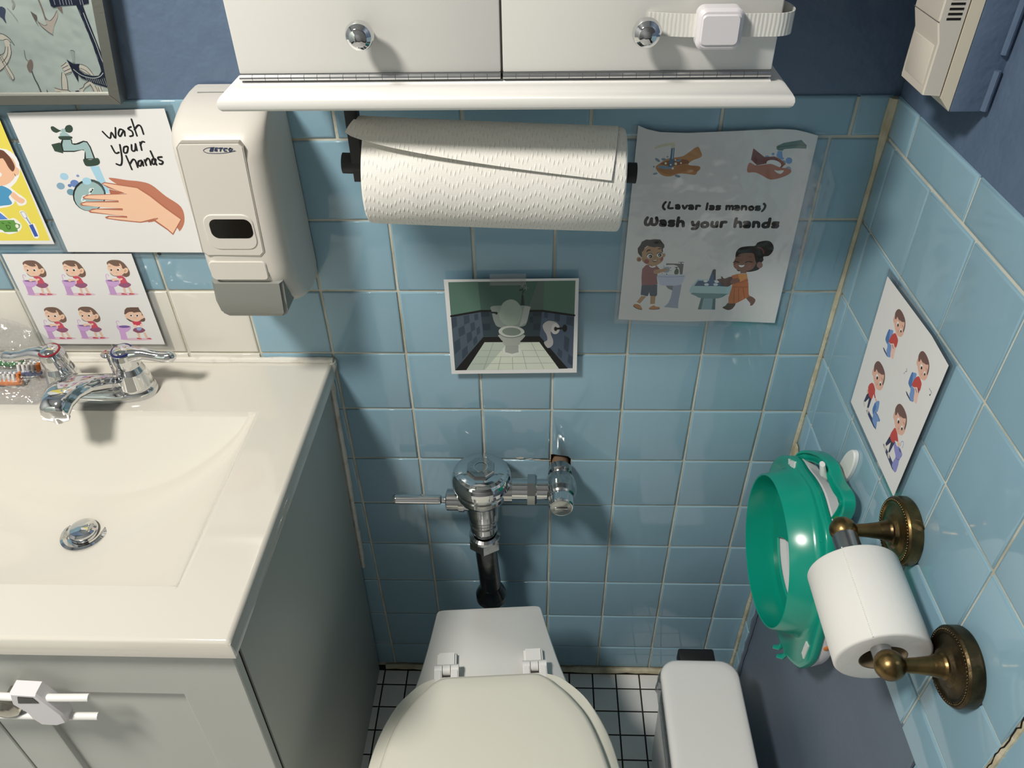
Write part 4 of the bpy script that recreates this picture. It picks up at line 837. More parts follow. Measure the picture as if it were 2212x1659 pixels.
[195,11,1,17.1,[2906,-2128,2865,-2274,2871,-2448]],
[195,10,1,17.1,[2776,-2184,2747,-2311,2777,-2449]],
[195,10,1,17.1,[2614,-2203,2607,-2450]],
[195,10,1,17.1,[2695,-2221,2702,-2449]],
[196,13,0,0,[3431,-2325,3330,-2307,3287,-2445,3494,-2444]],
[197,7,1,73.2,[3086,-1191,3129,-1329,3164,-1468]],
[198,8,1,14.6,[3141,-1165,3066,-1161,3033,-1209]],
[199,1,1,37.8,[4532,-1739,4534,-1972,4507,-2135,4497,-2437]],
[200,2,1,0,[4501,-1440,4413,-1406,4408,-1528,4532,-1739,4614,-1756,4622,-1597]],
[201,3,1,14.8,[4516,-1145,4564,-1369,4519,-1440]],
[202,1,0,0,[4295,-2264,4270,-2438,4346,-2438]]],
'logo':[[203,1,1,7.0,[-247,153,-391,128,-554,129,-603,158,-555,187,-471,195]],
[203,2,0,14.7,[-531,152,-509,187]],
[203,3,0,14.7,[-509,187,-480,185,-487,174,-518,171]],
[203,4,0,14.7,[-518,171,-491,169,-498,154,-531,152]],
[203,5,0,15.3,[-438,187,-461,187,-477,154,-453,154]],
[203,6,0,14.7,[-468,170,-449,170]],
[203,7,0,14.7,[-422,185,-383,187]],
[203,8,0,14.7,[-399,185,-417,154]],
[203,9,0,15.3,[-335,183,-361,183,-375,167,-372,153,-349,153]],
[203,10,0,15.3,[-299,185,-319,170,-317,153,-289,160,-278,179,-299,185]],
[203,11,0,0,[-257,156,-258,154,-260,152,-261,151,-263,150,-265,149,-267,150,-269,151,-270,152,-270,154,-270,156,-269,158,-268,160,-266,162,-264,162,-262,163,-260,162,-259,161,-258,160,-257,158]]],
}
setup_materials()
LZ = 2.60                       # ceiling height
P = .1095                       # tile pitch
ZL = 1.182                      # height of the grout line under the cap tiles
XR = .7217                      # right wall face
TOP = 1.2337
bw = lambda u, v, d: (u, -d, v)             # back wall: u = x, v = z, d = out of the wall
rw = lambda u, v, d: (XR - d, -u, v)        # right wall: u = distance from the corner

def tile(mb, fn, u0, u1, v0, v1, m, g=.0019, b=.0016, th=.0032, tl=None, jit=.0):
    u0 += g; u1 -= g; v0 += g; v1 -= g
    if u1 - u0 < .004 or v1 - v0 < .004: return
    j = [random.uniform(-jit, jit) for _ in range(3)]
    def p(u, v, d): return fn(u, v, d + j[0] + (u - u0) * j[1] * 8 + (v - v0) * j[2] * 8)
    bm = mb.bm; k = mb.mi(m)
    O = [bm.verts.new(p(u, v, -th)) for u, v in ((u0, v0), (u1, v0), (u1, v1), (u0, v1))]
    A = [bm.verts.new(p(u, v, -b * .75)) for u, v in ((u0, v0), (u1, v0), (u1, v1), (u0, v1))]
    B = [bm.verts.new(p(u, v, -b * .2)) for u, v in ((u0 + b * .45, v0 + b * .45), (u1 - b * .45, v0 + b * .45), (u1 - b * .45, v1 - b * .45), (u0 + b * .45, v1 - b * .45))]
    I = [bm.verts.new(p(u, v, 0)) for u, v in ((u0 + b * 1.6, v0 + b * 1.6), (u1 - b * 1.6, v0 + b * 1.6), (u1 - b * 1.6, v1 - b * 1.6), (u0 + b * 1.6, v1 - b * 1.6))]
    fs = [bm.faces.new(I)]
    for X, Y in ((O, A), (A, B), (B, I)):
        for i in range(4):
            fs.append(bm.faces.new((X[i], X[(i + 1) % 4], Y[(i + 1) % 4], Y[i])))
    t = tl if tl else random.uniform(.93, 1.04)
    for f in fs:
        f.material_index = k
        for lp in f.loops: lp[mb.tint] = (t, t, t, 1)

def with_tint():
    mb = MB(); mb.tint = mb.bm.loops.layers.float_color.new('tint'); return mb

def paint_all(mb):
    for f in mb.bm.faces:
        for lp in f.loops:
            if lp[mb.tint][3] == 0: lp[mb.tint] = (1, 1, 1, 1)

# ------------------------------------------------------------------ back wall
def back_wall():
    mb = with_tint()
    xl = -1.45; T = .12
    hx0, hx1, hz0, hz1 = .3290, .3625, .596, .6455          # broken hole round the supply pipe
    gy = .0024
    mb.box((xl, gy, 0), (hx0, T, TOP - .004), 'grout'); mb.box((hx1, gy, 0), (XR + .1, T, TOP - .004), 'grout')
    mb.box((hx0, gy, 0), (hx1, T, hz0), 'grout'); mb.box((hx0, gy, hz1), (hx1, T, TOP - .004), 'grout')
    mb.box((hx0 - .01, .05, hz0 - .01), (hx1 + .01, .06, hz1 + .01), 'void')
    mb.box((xl, .0035, TOP - .004), (XR + .1, T, LZ), 'paint')
    for j in range(1, 12):
        z1 = ZL - (j - 1) * P; z0 = max(z1 - P, .012)
        for k in range(-13, 7):
            x0 = k * P; x1 = min(x0 + P, XR - .001)
            white = (j in (3, 4) and k <= -2)
            if k == 3 and j in (5, 6): continue
            tile(mb, bw, x0, x1, z0, z1, 'tile_w' if white else 'tile', jit=.00025)
    x = .059 - .155 * 10                                                  # cap course, longer tiles
    while x < XR:
        tile(mb, bw, x, min(x + .155, XR - .001), ZL, TOP, 'tile', b=.0026, jit=.0002); x += .155
    g = .0019                                                             # the two tiles broken away at the pipe
    a0, a1 = 3 * P + g, 4 * P - g
    up = [(hx1, 5 * 0 + ZL - 5 * P + g), (a1, ZL - 5 * P + g), (a1, ZL - 4 * P - g), (a0, ZL - 4 * P - g), (a0, hz1 + .003), (a0 + .006, hz1 + .001), (a0 + .016, hz1 - .001), (a0 + .026, hz1 - .003), (hx1 - .002, ZL - 5 * P + .004)]
    lo = [(a0, ZL - 6 * P + g), (a1, ZL - 6 * P + g), (a1, ZL - 5 * P - g), (hx1 + .001, ZL - 5 * P - g), (hx1 - .001, .615), (hx1 - .004, hz0), (a0 + .01, hz0 - .002), (a0, .606)]
    mb.prism(up, bw, -.003, 0, 'tile', inset=.001); mb.prism(lo, bw, -.003, 0, 'tile', inset=.001)
    mb.face([bw(-.2115 + .0028 * math.cos(i * PI / 6), 1.0235 + .0028 * math.sin(i * PI / 6), .0004) for i in range(12)], 'void')
    for pts in ([(.2700, .6405), (.2790, .6420), (.2850, .6400), (.2830, .6375), (.2745, .6368)], [(.2880, .6372), (.2960, .6385), (.3010, .6368), (.2940, .6358)], [(.3020, .6368), (.3280, .6366), (.3285, .6332), (.3000, .6336)]):
        mb.face([bw(u, v, .0006) for u, v in pts], 'caulk_w')
    mb.face([bw(u, v, .0009) for u, v in [(.3090, .6365), (.3140, .6372), (.3290, .6370), (.3290, .6360), (.3150, .6362)]], 'void')
    paint_all(mb)
    o = mb.done('wall_back', sharp=50)
    tag(o, 'back wall of square blue tiles under blue paint', 'wall', kind='structure')

# ------------------------------------------------------------------ right wall
YE = .5799                      # the wall ends here, at the cracked joint
def right_wall():
    mb = with_tint()
    gx = .0024
    PT = .683                                                             # below this the tiles are gone and the wall is painted
    mb.box((XR + gx, -.031, 0), (XR + .09, .0, TOP - .004), 'grout')
    mb.box((XR + gx, -YE - .03, PT), (XR + .09, -.031, TOP - .004), 'grout')
    mb.box((XR + .0068, -YE - .03, 0), (XR + .09, -.031, PT), 'paint_patch')
    mb.box((XR + .0035, -YE - .03, TOP - .004), (XR + .09, 0, LZ), 'paint')
    k1 = .0324
    ys = [.001, k1] + [k1 + i * P for i in range(1, 6)]
    for j in range(1, 12):
        z1 = ZL - (j - 1) * P; z0 = max(z1 - P, .012)
        for i in range(len(ys) - 1):
            if i == 0: tile(mb, rw, ys[0], ys[1], z0, z1, 'tile', jit=.0003)
            elif z1 <= PT: continue
            else:
                tile(mb, rw, ys[i], ys[i + 1], max(z0, PT - .002), z1, 'tile', jit=.0003)
    for z1 in (.683, .5735):                                              # last column keeps a few tiles lower down
        tile(mb, rw, .512, YE, z1 - P, z1 - .0 , 'tile', jit=.0003)
    y = .065 - .155
    while y < YE:
        tile(mb, rw, max(y, .001), min(y + .155, YE), ZL, TOP, 'tile', b=.0026); y += .155
    # rounded trim that turns the corner after the cracked joint
    for j in range(0, 12):
        z1 = (TOP if j == 0 else ZL - (j - 1) * P) - .0015; z0 = (ZL if j == 0 else ZL - j * P) + .0015
        z0 = max(z0, .01)
        pr = [(YE + .006, 0)] + [(YE + .03 + .028 * math.sin(t * PI / 16), .028 * (math.cos(t * PI / 16) - 1)) for t in range(9)] + [(YE + .058, -.09), (YE + .006, -.09)]
        mb.rings([[rw(u, z0, d) for u, d in pr], [rw(u, z1, d) for u, d in pr]], 'tile')
    paint_all(mb)
    o = mb.done('wall_right', sharp=50)
    tag(o, 'right wall of blue tiles above a painted patch', 'wall', kind='structure')
    # jagged paint edge left where the tiles were cut off
    e = MB()
    pts = [(XR + .004, -.034 - random.uniform(-.002, .002), z) for z in [i * .02 for i in range(0, 34)]]
    e.tube(pts, [random.uniform(.0025, .0055) for _ in pts], 'paint_patch', 6)
    pts = [(XR + .004, -.04 - i * .015, .683 + random.uniform(-.001, .0015)) for i in range(0, 32)]
    e.tube(pts, [random.uniform(.002, .0035) for _ in pts], 'paint_patch', 6)
    pts = [(XR + .005, -.505 - .004 * math.sin(i * .35), .683 - i * .02) for i in range(0, 34)]
    e.tube(pts, [random.uniform(.002, .004) for _ in pts], 'paint_patch', 6)
    tag(e.done('trim_1'), 'ragged painted edge round the patch where tiles were removed', 'trim', kind='structure')
    # beige caulk in the corner and the cracked joint at the wall's end
    e = MB()
    pts = [(XR - .0015, -.0015, z) for z in [i * .03 for i in range(1, 42)]]
    e.tube(pts, [.0031 + .0013 * random.random() for _ in pts[:-3]] + [.0055, .0075, .007], 'caulk', 8)
    e.ball((XR - .003, -.012, .668), .012, 'caulk', 10, 6, (.35, 1, 1.5))
    tag(e.done('trim_2'), 'beige caulk bead in the tiled corner', 'trim', kind='structure')
    e = MB()
    pts = [(XR + .0016, -YE - .003 + random.uniform(-.0008, .0008), z * .02) for z in range(0, 62)]
    e.tube(pts, [random.uniform(.0032, .0048) for _ in pts], 'caulk', 8)
    pts = [(XR - .0026, -YE - .003 + random.uniform(-.0018, .0018), z * .006) for z in range(40, 200)]
    e.tube(pts, .0007, 'void', 5)
    tag(e.done('trim_3'), 'cracked beige joint along the end of the right wall', 'trim', kind='structure')

def shell():
    mb = with_tint()
    mb.box((-1.5, -2.4, -.06), (2.2, .1, -.0015), 'fgrout')
    pitch = .0499
    nx0 = int((-1.4 - .427) / pitch); nx1 = int((1.1 - .427) / pitch)
    up = lambda u, v, d: (u, -v, d)
    for i in range(nx0, nx1):
        for j in range(-1, 42):
            v0 = .0425 - pitch + j * .0502 + .0502 - .0502; v1 = v0 + .0502
            if v0 < .004: v0 = .0085
            u0 = .427 + i * pitch
            tile(mb, up, u0, u0 + pitch, v0, v1, 'ftile', g=.0015, b=.0009, th=.002)
    paint_all(mb)
    tag(mb.done('floor', sharp=50), 'floor of small white mosaic tiles with black joints', 'floor', kind='structure')
    mb = MB(); mb.box((-1.5, -2.4, LZ), (2.2, .12, LZ + .06), 'ceil'); tag(mb.done('ceiling'), 'plain white ceiling', 'ceiling', kind='structure')
    mb = MB(); mb.box((-1.56, -2.4, 0), (-1.5, .12, LZ), 'room'); tag(mb.done('wall_left'), 'plain blue grey wall on the left of the room', 'wall', kind='structure')
    mb = MB(); mb.box((-1.5, -2.46, 0), (2.2, -2.4, LZ), 'room'); tag(mb.done('wall_front'), 'plain blue grey wall behind the viewer', 'wall', kind='structure')
    mb = MB(); mb.box((2.2, -2.4, 0), (2.26, .12, LZ), 'room'); mb.box((XR + .05, -.54, 0), (2.2, -.50, LZ), 'room'); tag(mb.done('wall_far'), 'plain wall of the alcove past the tiled wall', 'wall', kind='structure')
    mb = MB()
    pts = [(-.02 + i * .02, -.004, .006 + random.uniform(-.001, .002)) for i in range(0, 38)]
    mb.tube(pts, [random.uniform(.0055, .008) for _ in pts], 'caulk', 8)
    tag(mb.done('baseboard_back'), 'dirty tan caulk strip where the back wall meets the floor', 'trim', kind='structure')

back_wall(); right_wall(); shell()

# ------------------------------------------------------------------ lamp of the room
def ceiling_lamp():
    c = (LX, LY, LZ)
    t = thing('ceiling_light', c, 'round white ceiling light with a frosted bowl', 'light')
    b = MB(); b.lathe((LX, LY, LZ), (0, 0, -1), [(.20, 0), (.20, .02), (.19, .03)], 'wplas', 40); b.done('base', t)
    b = MB(); b.lathe((LX, LY, LZ - .03), (0, 0, -1), [(.185, 0), (.18, .02), (.14, .045), (.08, .06), (.001, .066)], glow('frosted_bowl', (1, .93, .82), 6), 40, False); b.done('bowl', t)
    l = bpy.data.lights.new('ceiling_bulb', 'AREA'); l.shape = 'DISK'; l.size = .32; l.energy = LE; l.color = (1, .945, .865)
    o = bpy.data.objects.new('ceiling_bulb', l); COL.objects.link(o); o.location = (LX, LY, LZ - .105)

# ------------------------------------------------------------------ sink
def sheer(v):       # the cabinet leans and is turned a touch
    return Vector((v.x + .027 * (v.z - .80) + .017 * v.y, v.y, v.z))
def vanity():
    XL, Xr = -.615, -.0105
    t = thing('vanity_cabinet', (-.32, -.24, 0), 'pale grey two-door vanity cabinet under the sink', 'cabinet')
    b = MB()
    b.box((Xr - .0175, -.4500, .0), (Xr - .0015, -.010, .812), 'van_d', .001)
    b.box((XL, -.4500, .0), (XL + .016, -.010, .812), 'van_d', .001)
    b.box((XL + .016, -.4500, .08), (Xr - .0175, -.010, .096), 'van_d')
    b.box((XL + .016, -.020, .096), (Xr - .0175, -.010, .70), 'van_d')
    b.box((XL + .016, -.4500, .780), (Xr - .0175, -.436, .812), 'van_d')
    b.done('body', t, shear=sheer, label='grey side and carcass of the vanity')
    b = MB(); b.box((Xr - .020, -.4555, .09), (Xr - .004, -.450, .80), 'void'); b.done('gap', t, shear=sheer, label='dark groove behind the face frame')
    def door(x0, x1, kx):
        d = MB(); y0, y1 = -.468, -.4555; z0, z1 = .095, .811
        r = .061; rz = .094
        R4 = lambda i, y, a=0, e=0, f=0: [(x0 + i + a, y, z0 + i + e), (x1 - i - a - f, y, z0 + i + e), (x1 - i - a - f, y, z1 - i - e), (x0 + i + a, y, z1 - i - e)]
        d.rings([R4(0, y1), R4(0, y0 + .0012), R4(.0012, y0), R4(0, y0, r, rz, .012), R4(.0014, y0 + .0008, r, rz, .012), R4(.0022, y0 + .0075, r, rz, .012)], 'van')
        d = d.done('door', t, shear=sheer)
        k = MB(); k.lathe((kx, -.468, .722), (0, -1, 0), [(.006, 0), (.006, .012), (.009, .014), (.0165, .017), (.0185, .021), (.017, .026), (.010, .030), (.002, .0312)], 'nickel', 32)
        k.done('knob', d, label='round satin metal knob')
    door(-.3335, -.0125, -.2925); door(XL, -.3365, -.3775)
    return t

def counter():
    t = thing('sink_top', (-.32, -.24, .81), 'cream moulded countertop with an integral rectangular basin', 'sink')
    b = MB()
    x0, x1, y0, y1 = -.637, -.0015, -.4800, -.001
    bx0, bx1, by0, by1 = -.5585, -.0815, -.4115, -.1195
    ztop = .8415; N = 110; Mn = 90
    def z(x, y):
        # walls slope: steep behind, long slope at the right and left
        a = min(bx1 - x, x - bx0); c = by1 - y; e = y - by0
        if min(a, c, e) <= 0: return ztop
        dish = .119 * (1 - abs((x + .32) / .268) ** 2.3 - .22 * ((y + .245) / .17) ** 2)
        q = [1.6 * a, 1.22 * c + .002, 1.9 * e, max(dish, .006)]
        return ztop - sum(t ** -7 for t in q) ** (-1 / 7.)
    xs = sorted(set([x0, x0 + .004, x1 - .004, x1, bx0, bx1, bx0 + .003, bx1 - .003] + [x0 + (x1 - x0) * i / N for i in range(1, N)]))
    ys = sorted(set([y0, y0 + .004, y1, by0, by1, by0 + .003, by1 - .003] + [y0 + (y1 - y0) * i / Mn for i in range(1, Mn)]))
    V = [[None] * len(ys) for _ in xs]
    for i, x in enumerate(xs):
        for j, y in enumerate(ys):
            zz = z(x, y)
            if x in (x0, x1) or y == y0: zz -= .0035
            V[i][j] = b.bm.verts.new((x, y, zz))
    k = b.mi('counter')
    for i in range(len(xs) - 1):
        for j in range(len(ys) - 1):
            b.bm.faces.new((V[i][j], V[i + 1][j], V[i + 1][j + 1], V[i][j + 1])).material_index = k
    rim = [V[i][0] for i in range(len(xs))] + [V[-1][j] for j in range(1, len(ys))] + [V[i][-1] for i in range(len(xs) - 2, -1, -1)] + [V[0][j] for j in range(len(ys) - 2, 0, -1)]
    low = [b.bm.verts.new((v.co.x, v.co.y, .8125)) for v in rim]
    n = len(rim)
    for i in range(n):
        b.bm.faces.new((rim[i], rim[(i + 1) % n], low[(i + 1) % n], low[i])).material_index = k
    b.done('basin_top', t, sharp=60, shear=lambda v: Vector((v.x + .016 * v.y, v.y, v.z)))
    zc = z(-.314, -.242)
    d = MB(); d.lathe((-.314, -.242, zc - .002), (0, 0, 1), [(.031, 0), (.031, .0035), (.027, .0048), (.0225, .003), (.0225, .001)], 'chrome', 40)
    d = d.done('drain', t, label='chrome drain ring')
    s = MB(); s.lathe((-.314, -.242, zc + .0), (0, 0, 1), [(.0185, 0), (.0195, .006), (.019, .0095), (.015, .0115), (.001, .0125)], 'chrome', 40)
    s.done('stopper', d)
    c = MB()
    pts = [(-.64 + i * .02, -.004, .8435) for i in range(33)]
    c.tube(pts, [random.uniform(.0045, .0062) for _ in pts], 'caulk_w', 8)
    pts = [(-.003, -.004, .842), (-.002, -.003, .835)] + [(-.0105 - .027 * (.80 - z_), -.003, z_) for z_ in [.81 - i * .02 for i in range(24)]]
    c.tube(pts, [.0075, .006] + [random.uniform(.0035, .006) for _ in pts[2:]], 'caulk_w', 8)
    tag(c.done('trim_4'), 'white caulk where the sink meets the tiles', 'trim', kind='structure')

def faucet():
    zc = .8415; cx, cy = -.3178, -.076
    t = thing('faucet', (cx, cy, zc), 'chrome two-handle bathroom faucet on the countertop', 'faucet')
    b = MB()
    def plate(hw, hy, n=48):
        o = []
        for i in range(n):
            a = 2 * PI * i / n
            s = (abs(math.cos(a)) ** 2.8 + abs(math.sin(a)) ** 2.8) ** (-1 / 2.8)
            o.append((hw * s * math.cos(a), hy * s * math.sin(a)))
        return o
    rs = []
    for h, hw, hy in ((0, .0775, .0285), (.008, .0775, .0285), (.012, .0755, .0265), (.0155, .071, .022), (.017, .064, .016)):
        rs.append([(cx + x, cy + y, zc + h) for x, y in plate(hw, hy)])
    b.rings(rs, 'chrome'); b.done('base_plate', t, sharp=50)
    # low arched spout: a wide bridge that narrows to the tip
    sp = MB()
    path = [(.002, .012, .043), (-.018, .030, .042), (-.040, .045, .0355), (-.062, .057, .0285), (-.082, .0625, .0240), (-.098, .0610, .0205), (-.109, .0555, .0190), (-.1125, .049, .0185)]
    th = [.020, .020, .0165, .0135, .0125, .0125, .0125, .011]
    rs = []
    for (dy, h, w), q in zip(path, th):
        ring = []
        for i in range(28):
            a = 2 * PI * i / 28
            s = (abs(math.cos(a)) ** 3 + abs(math.sin(a)) ** 3) ** (-1 / 3)
            yy = dy - .35 * q * s * math.sin(a) * (.4 + abs(dy) * 4)
            ring.append((cx + w * s * math.cos(a) * (.86 if math.sin(a) > 0 else 1), cy + yy, zc + h + q * s * math.sin(a)))
        rs.append(ring)
    sp.rings(rs, 'chrome')
    sp.done('spout', t, sharp=60)
    a = MB(); a.lathe((cx, cy - .1015, zc + .036), (0, 0, 1), [(.0085, 0), (.0105, .001), (.0105, .010), (.0115, .012)], 'chrome', 28); a.done('aerator', t)
    for s, ring in ((1, 'blue'), (-1, 'red')):
        hx = cx + s * .0508
        h = MB()
        h.lathe((hx, cy, zc + .014), (0, 0, 1), [(.0245, 0), (.0245, .003), (.0225, .012), (.0195, .026), (.0165, .034), (.0160, .038)], 'chrome', 36)
        h.done('handle_post', t)
        v = MB()
        v.lathe((hx, cy, zc + .050), (0, -.12, 1), [(.0165, 0), (.0172, .006), (.0170, .016), (.0150, .024), (.0105, .0285), (.001, .030)], 'chrome', 36)
        pts = [(hx + s * x, cy - .002, zc + z_) for x, z_ in ((.004, .066), (.016, .069), (.028, .0695), (.042, .066), (.055, .0635), (.066, .0645), (.0715, .0655))]
        v.tube(pts, [.0125, .0105, .0085, .0072, .0075, .0082, .0045], 'chrome', 18, 1.0)
        v = v.done('handle', t, sharp=60)
        r = MB(); r.lathe((hx, cy, zc + .050), (0, -.12, 1), [(.0140, .0248), (.0148, .0254), (.0142, .0264), (.0125, .0268)], ring, 28)
        r.done('index_ring', v, label=('blue' if s > 0 else 'red') + ' temperature ring')
    k = MB(); k.cyl((cx + .004, cy + .031, zc + .01), (cx + .004, cy + .031, zc + .040), .0022, 'chrome', 12)
    k.lathe((cx + .004, cy + .031, zc + .038), (0, 0, 1), [(.003, 0), (.0075, .003), (.0085, .006), (.006, .0085), (.001, .009)], 'chrome', 24); k.done('lift_rod', t)

def toothbrush_bag():
    t = thing('toothbrush_bag', (-.46, -.06, .8415), 'clear plastic bag of toothbrushes lying beside the faucet', 'bag')
    b = MB()
    nx, ny = 26, 18
    def S(u, v, top):
        x = -.60 + .200 * u; y = -.108 + .093 * v
        e = max(0, 16 * u * (1 - u) * v * (1 - v)) ** .45
        back = max(0, (v - .62) / .38)
        h = .010 * e + .085 * back ** 1.4 * (1 - .75 * u ** 5)
        h += .0022 * math.sin(17 * u + 9 * v) * e + .0018 * math.sin(31 * v - 12 * u) * e
        x += .022 * v * (1 - u)
        return (x, min(y + .012 * back, -.006 - .004 * (1 - e)), .8425 + (h + .012 * e if top else .35 * h * back ** .5))
    for top in (1, 0):
        G = [[b.bm.verts.new(S(i / nx, j / ny, top)) for j in range(ny + 1)] for i in range(nx + 1)]
        for i in range(nx):
            for j in range(ny):
                b.bm.faces.new((G[i][j], G[i + 1][j], G[i + 1][j + 1], G[i][j + 1])).material_index = b.mi('bag')
    b.done('plastic_sheet', t, sharp=80)
    def brush(name, m, a, c, br, lab):
        a = Vector(a); c = Vector(c); d = (c - a).normalized()
        q = thing(name, a, lab, 'toothbrush', 'toothbrushes in the bag')
        h = MB(); L = (c - a).length
        pts = [a + d * (L * s) for s in (0, .02, .2, .45, .62, .72, .86, .97, 1)]
        h.tube(pts, [.003, .0055, .006, .0045, .0032, .0036, .0062, .0052, .002], m, 12, 1.0); h.done('handle', q)
        k = MB()
        for i in range(5):
            for j in (-1, 1):
                p = a + d * (L * (.80 + .045 * i)) + Vector((0, .0025 * j, .003))
                k.cyl(p, p + Vector((.0, .004, .011)), .0021, br if i < 4 else ('tb_green' if m == 'tb_green' else 'tb_orange'), 8)
        k.done('bristles', q)
    brush('toothbrush', 'tb_blue', (-.575, -.052, .853), (-.4195, -.049, .853), 'bristle', 'blue toothbrush, middle one of those lying in the clear bag')
    brush('toothbrush', 'tb_green', (-.595, -.036, .858), (-.4500, -.034, .859), 'bristle', 'green toothbrush nearest the wall inside the clear bag')
    brush('toothbrush', 'tb_orange', (-.590, -.072, .850), (-.4400, -.067, .850), 'bristle', 'orange toothbrush nearest the basin inside the clear bag')
# ------------------------------------------------------------------ soap dispenser
def dispenser():
    t = thing('soap_dispenser', (-.05, 0, .99), 'warm white wall soap dispenser with a grey push lever', 'soap dispenser')
    x0, x1 = -.1035, .0035
    b = MB()
    # rounded body: horizontal sections from bottom to top
    def sec(z, yf, yb=-.0015, i=0., r=.024):
        o = []
        X0, X1 = x0 + i, x1 - i
        r = min(r, -yf * .8)
        for k in range(9):
            a = PI * k / 16; o.append((X1 - r + r * math.sin(PI / 2 - a), yf + r - r * math.sin(a), z))
        for k in range(9):
            a = PI * k / 16; o.append((X0 + r - r * math.sin(a), yf + r - r * math.cos(a), z))
        o += [(X0, yb, z), (X1, yb, z)]
        return o
    rs = [sec(.986, -.030, -.004, .006), sec(.989, -.052, -.002, .003), sec(.997, -.074, i=.001), sec(1.012, -.089), sec(1.030, -.0995), sec(1.046, -.1075), sec(1.062, -.1105), sec(1.17, -.1115), sec(1.204, -.1112), sec(1.219, -.1080), sec(1.2305, -.0995, i=.0005), sec(1.238, -.085, i=.0015), sec(1.2455, -.066, i=.003), sec(1.2495, -.045, i=.005), sec(1.2510, -.024, i=.009)]
    b.rings(rs, 'gplas')
    b.done('body', t, sharp=50)
    # front cover frame with its groove
    f = MB()
    fr = lambda g: [(u + g * a, v + g * b) for (u, v), a, b in (((-.0900, 1.0852), -1, 0), ((-.0945, 1.0895), -1, 0), ((-.0886, 1.2190), -1, 0), ((-.0850, 1.2230), 0, 1), ((-.0200, 1.2232), 0, 1), ((-.0166, 1.2195), 1, 0), ((-.0218, 1.0895), 1, 0), ((-.0265, 1.0848), 0, -1))]
    f.prism(fr(.0014), bw, .104, .1117, 'seam'); f.prism(fr(0), bw, .104, .1122, 'gplas', inset=.0006)
    f = f.done('front_cover', t)
    w = MB(); w.prism(rrect(-.0850, 1.0930, -.0240, 1.1400, .013), bw, .110, .1134, 'gplas', inset=.002)
    w.done('window_surround', f)
    w = MB(); w.prism(rrect(-.0772, 1.1090, -.0275, 1.1335, .0085), bw, .111, .1138, 'win'); w.done('window', f, label='dark refill window')
    g = MB(); g.prism(rrect(-.0930, 1.0512, -.0225, 1.0762, .005), bw, .103, .1126, 'gplas', inset=.0012); g.done('label_plate', t)
    l = MB()
    def ls(z, yf, xi, yb=-.04):
        return [(x0 + .006 + xi, yf, z), (x1 - .012 - xi, yf, z), (x1 - .012 - xi, yb, z), (x0 + .006 + xi, yb, z)]
    l.rings([ls(.9935, -.100, .012), ls(.9950, -.108, .006), ls(1.002, -.1125, .002), ls(1.020, -.1145, 0), ls(1.0445, -.1105, 0), ls(1.0465, -.107, 0)], 'lever')
    bmesh.ops.bevel(l.bm, geom=[e for e in l.bm.edges if abs(e.verts[0].co.z - e.verts[1].co.z) > .004 and e.verts[0].co.y < -.09], offset=.004, segments=3, affect='EDGES')
    l.done('push_lever', t, label='grey push lever', sharp=50)
    n = MB(); print_on(n, 'logo', (0, 1.2), bw, .11235, .00003); n.done('logo', f, flat=True, label='small navy printed logo')
    s = MB(); s.box((-.086, -.030, 1.2495), (-.035, -.0285, 1.2512), 'lever'); s.done('key_slot', t)

# ------------------------------------------------------------------ wall cabinet
CX0, CX1, CY, CZ = .0325, .5150, -.2, 1.3185
def wall_cabinet():
    t = thing('wall_cabinet', (.272, -.1, 1.30), 'white wall cabinet with two flap doors above the toilet', 'cabinet')
    b = MB(); b.box((CX0 + .001, CY + .0165, CZ), (CX1 - .001, 0, 1.80), 'cab', .001)
    b.box((CX0 - .02, CY - .02, 1.80), (CX1 + .02, 0, 1.83), 'cab', .006)
    b.box((CX0 + .01, CY + .003, CZ + .004), (CX1 - .01, CY + .0165, 1.79), 'cab_in')
    b.done('body', t)
    s = MB(); rs = []
    for z, o in ((CZ, -.0015), (CZ - .0008, .0), (CZ - .0034, .0010), (CZ - .0036, .0045), (CZ - .0050, .0085), (CZ - .0070, .0118), (CZ - .0098, .0148), (CZ - .0130, .0166), (CZ - .0165, .0172), (CZ - .0200, .0166), (CZ - .0225, .0148)):
        rs.append([(CX0 - o * 1.25, CY - o, z), (CX1 + o * 1.25, CY - o, z), (CX1 + o * 1.25, -.0005, z), (CX0 - o * 1.25, -.0005, z)])
    s.rings(rs, 'cab'); s.done('bottom_moulding', t, sharp=62)
    for i, (a, c, kx) in enumerate(((CX0, .2722, .1521), (.2742, CX1, .3985))):
        d = MB(); d.box((a, CY, CZ + .0062), (c, CY + .0155, 1.79), 'cab', .0012); d = d.done('door', t)
        k = MB(); k.lathe((kx, CY, 1.3625), (0, -1, 0), [(.0065, 0), (.0060, .004), (.0058, .010), (.0095, .0125), (.0122, .0165), (.0126, .0200), (.0112, .0245), (.0075, .0280), (.003, .0295), (.0005, .0298)], 'chrome', 36)
        k.done('knob', d, label='round chrome knob')
        h = MB(); n = 20; L = (c - a)
        for q in range(n):
            u0 = a + L * q / n; u1 = a + L * (q + 1) / n - .0004
            h.cyl((u0, CY - .0005, CZ + .0030), (u1, CY - .0005, CZ + .0030), .0026, 'hinge', 10)
        h.box((a, CY - .0003, CZ + .0004), (c, CY + .002, CZ + .0064), 'hinge'); h.done('piano_hinge', d, label='grey piano hinge')

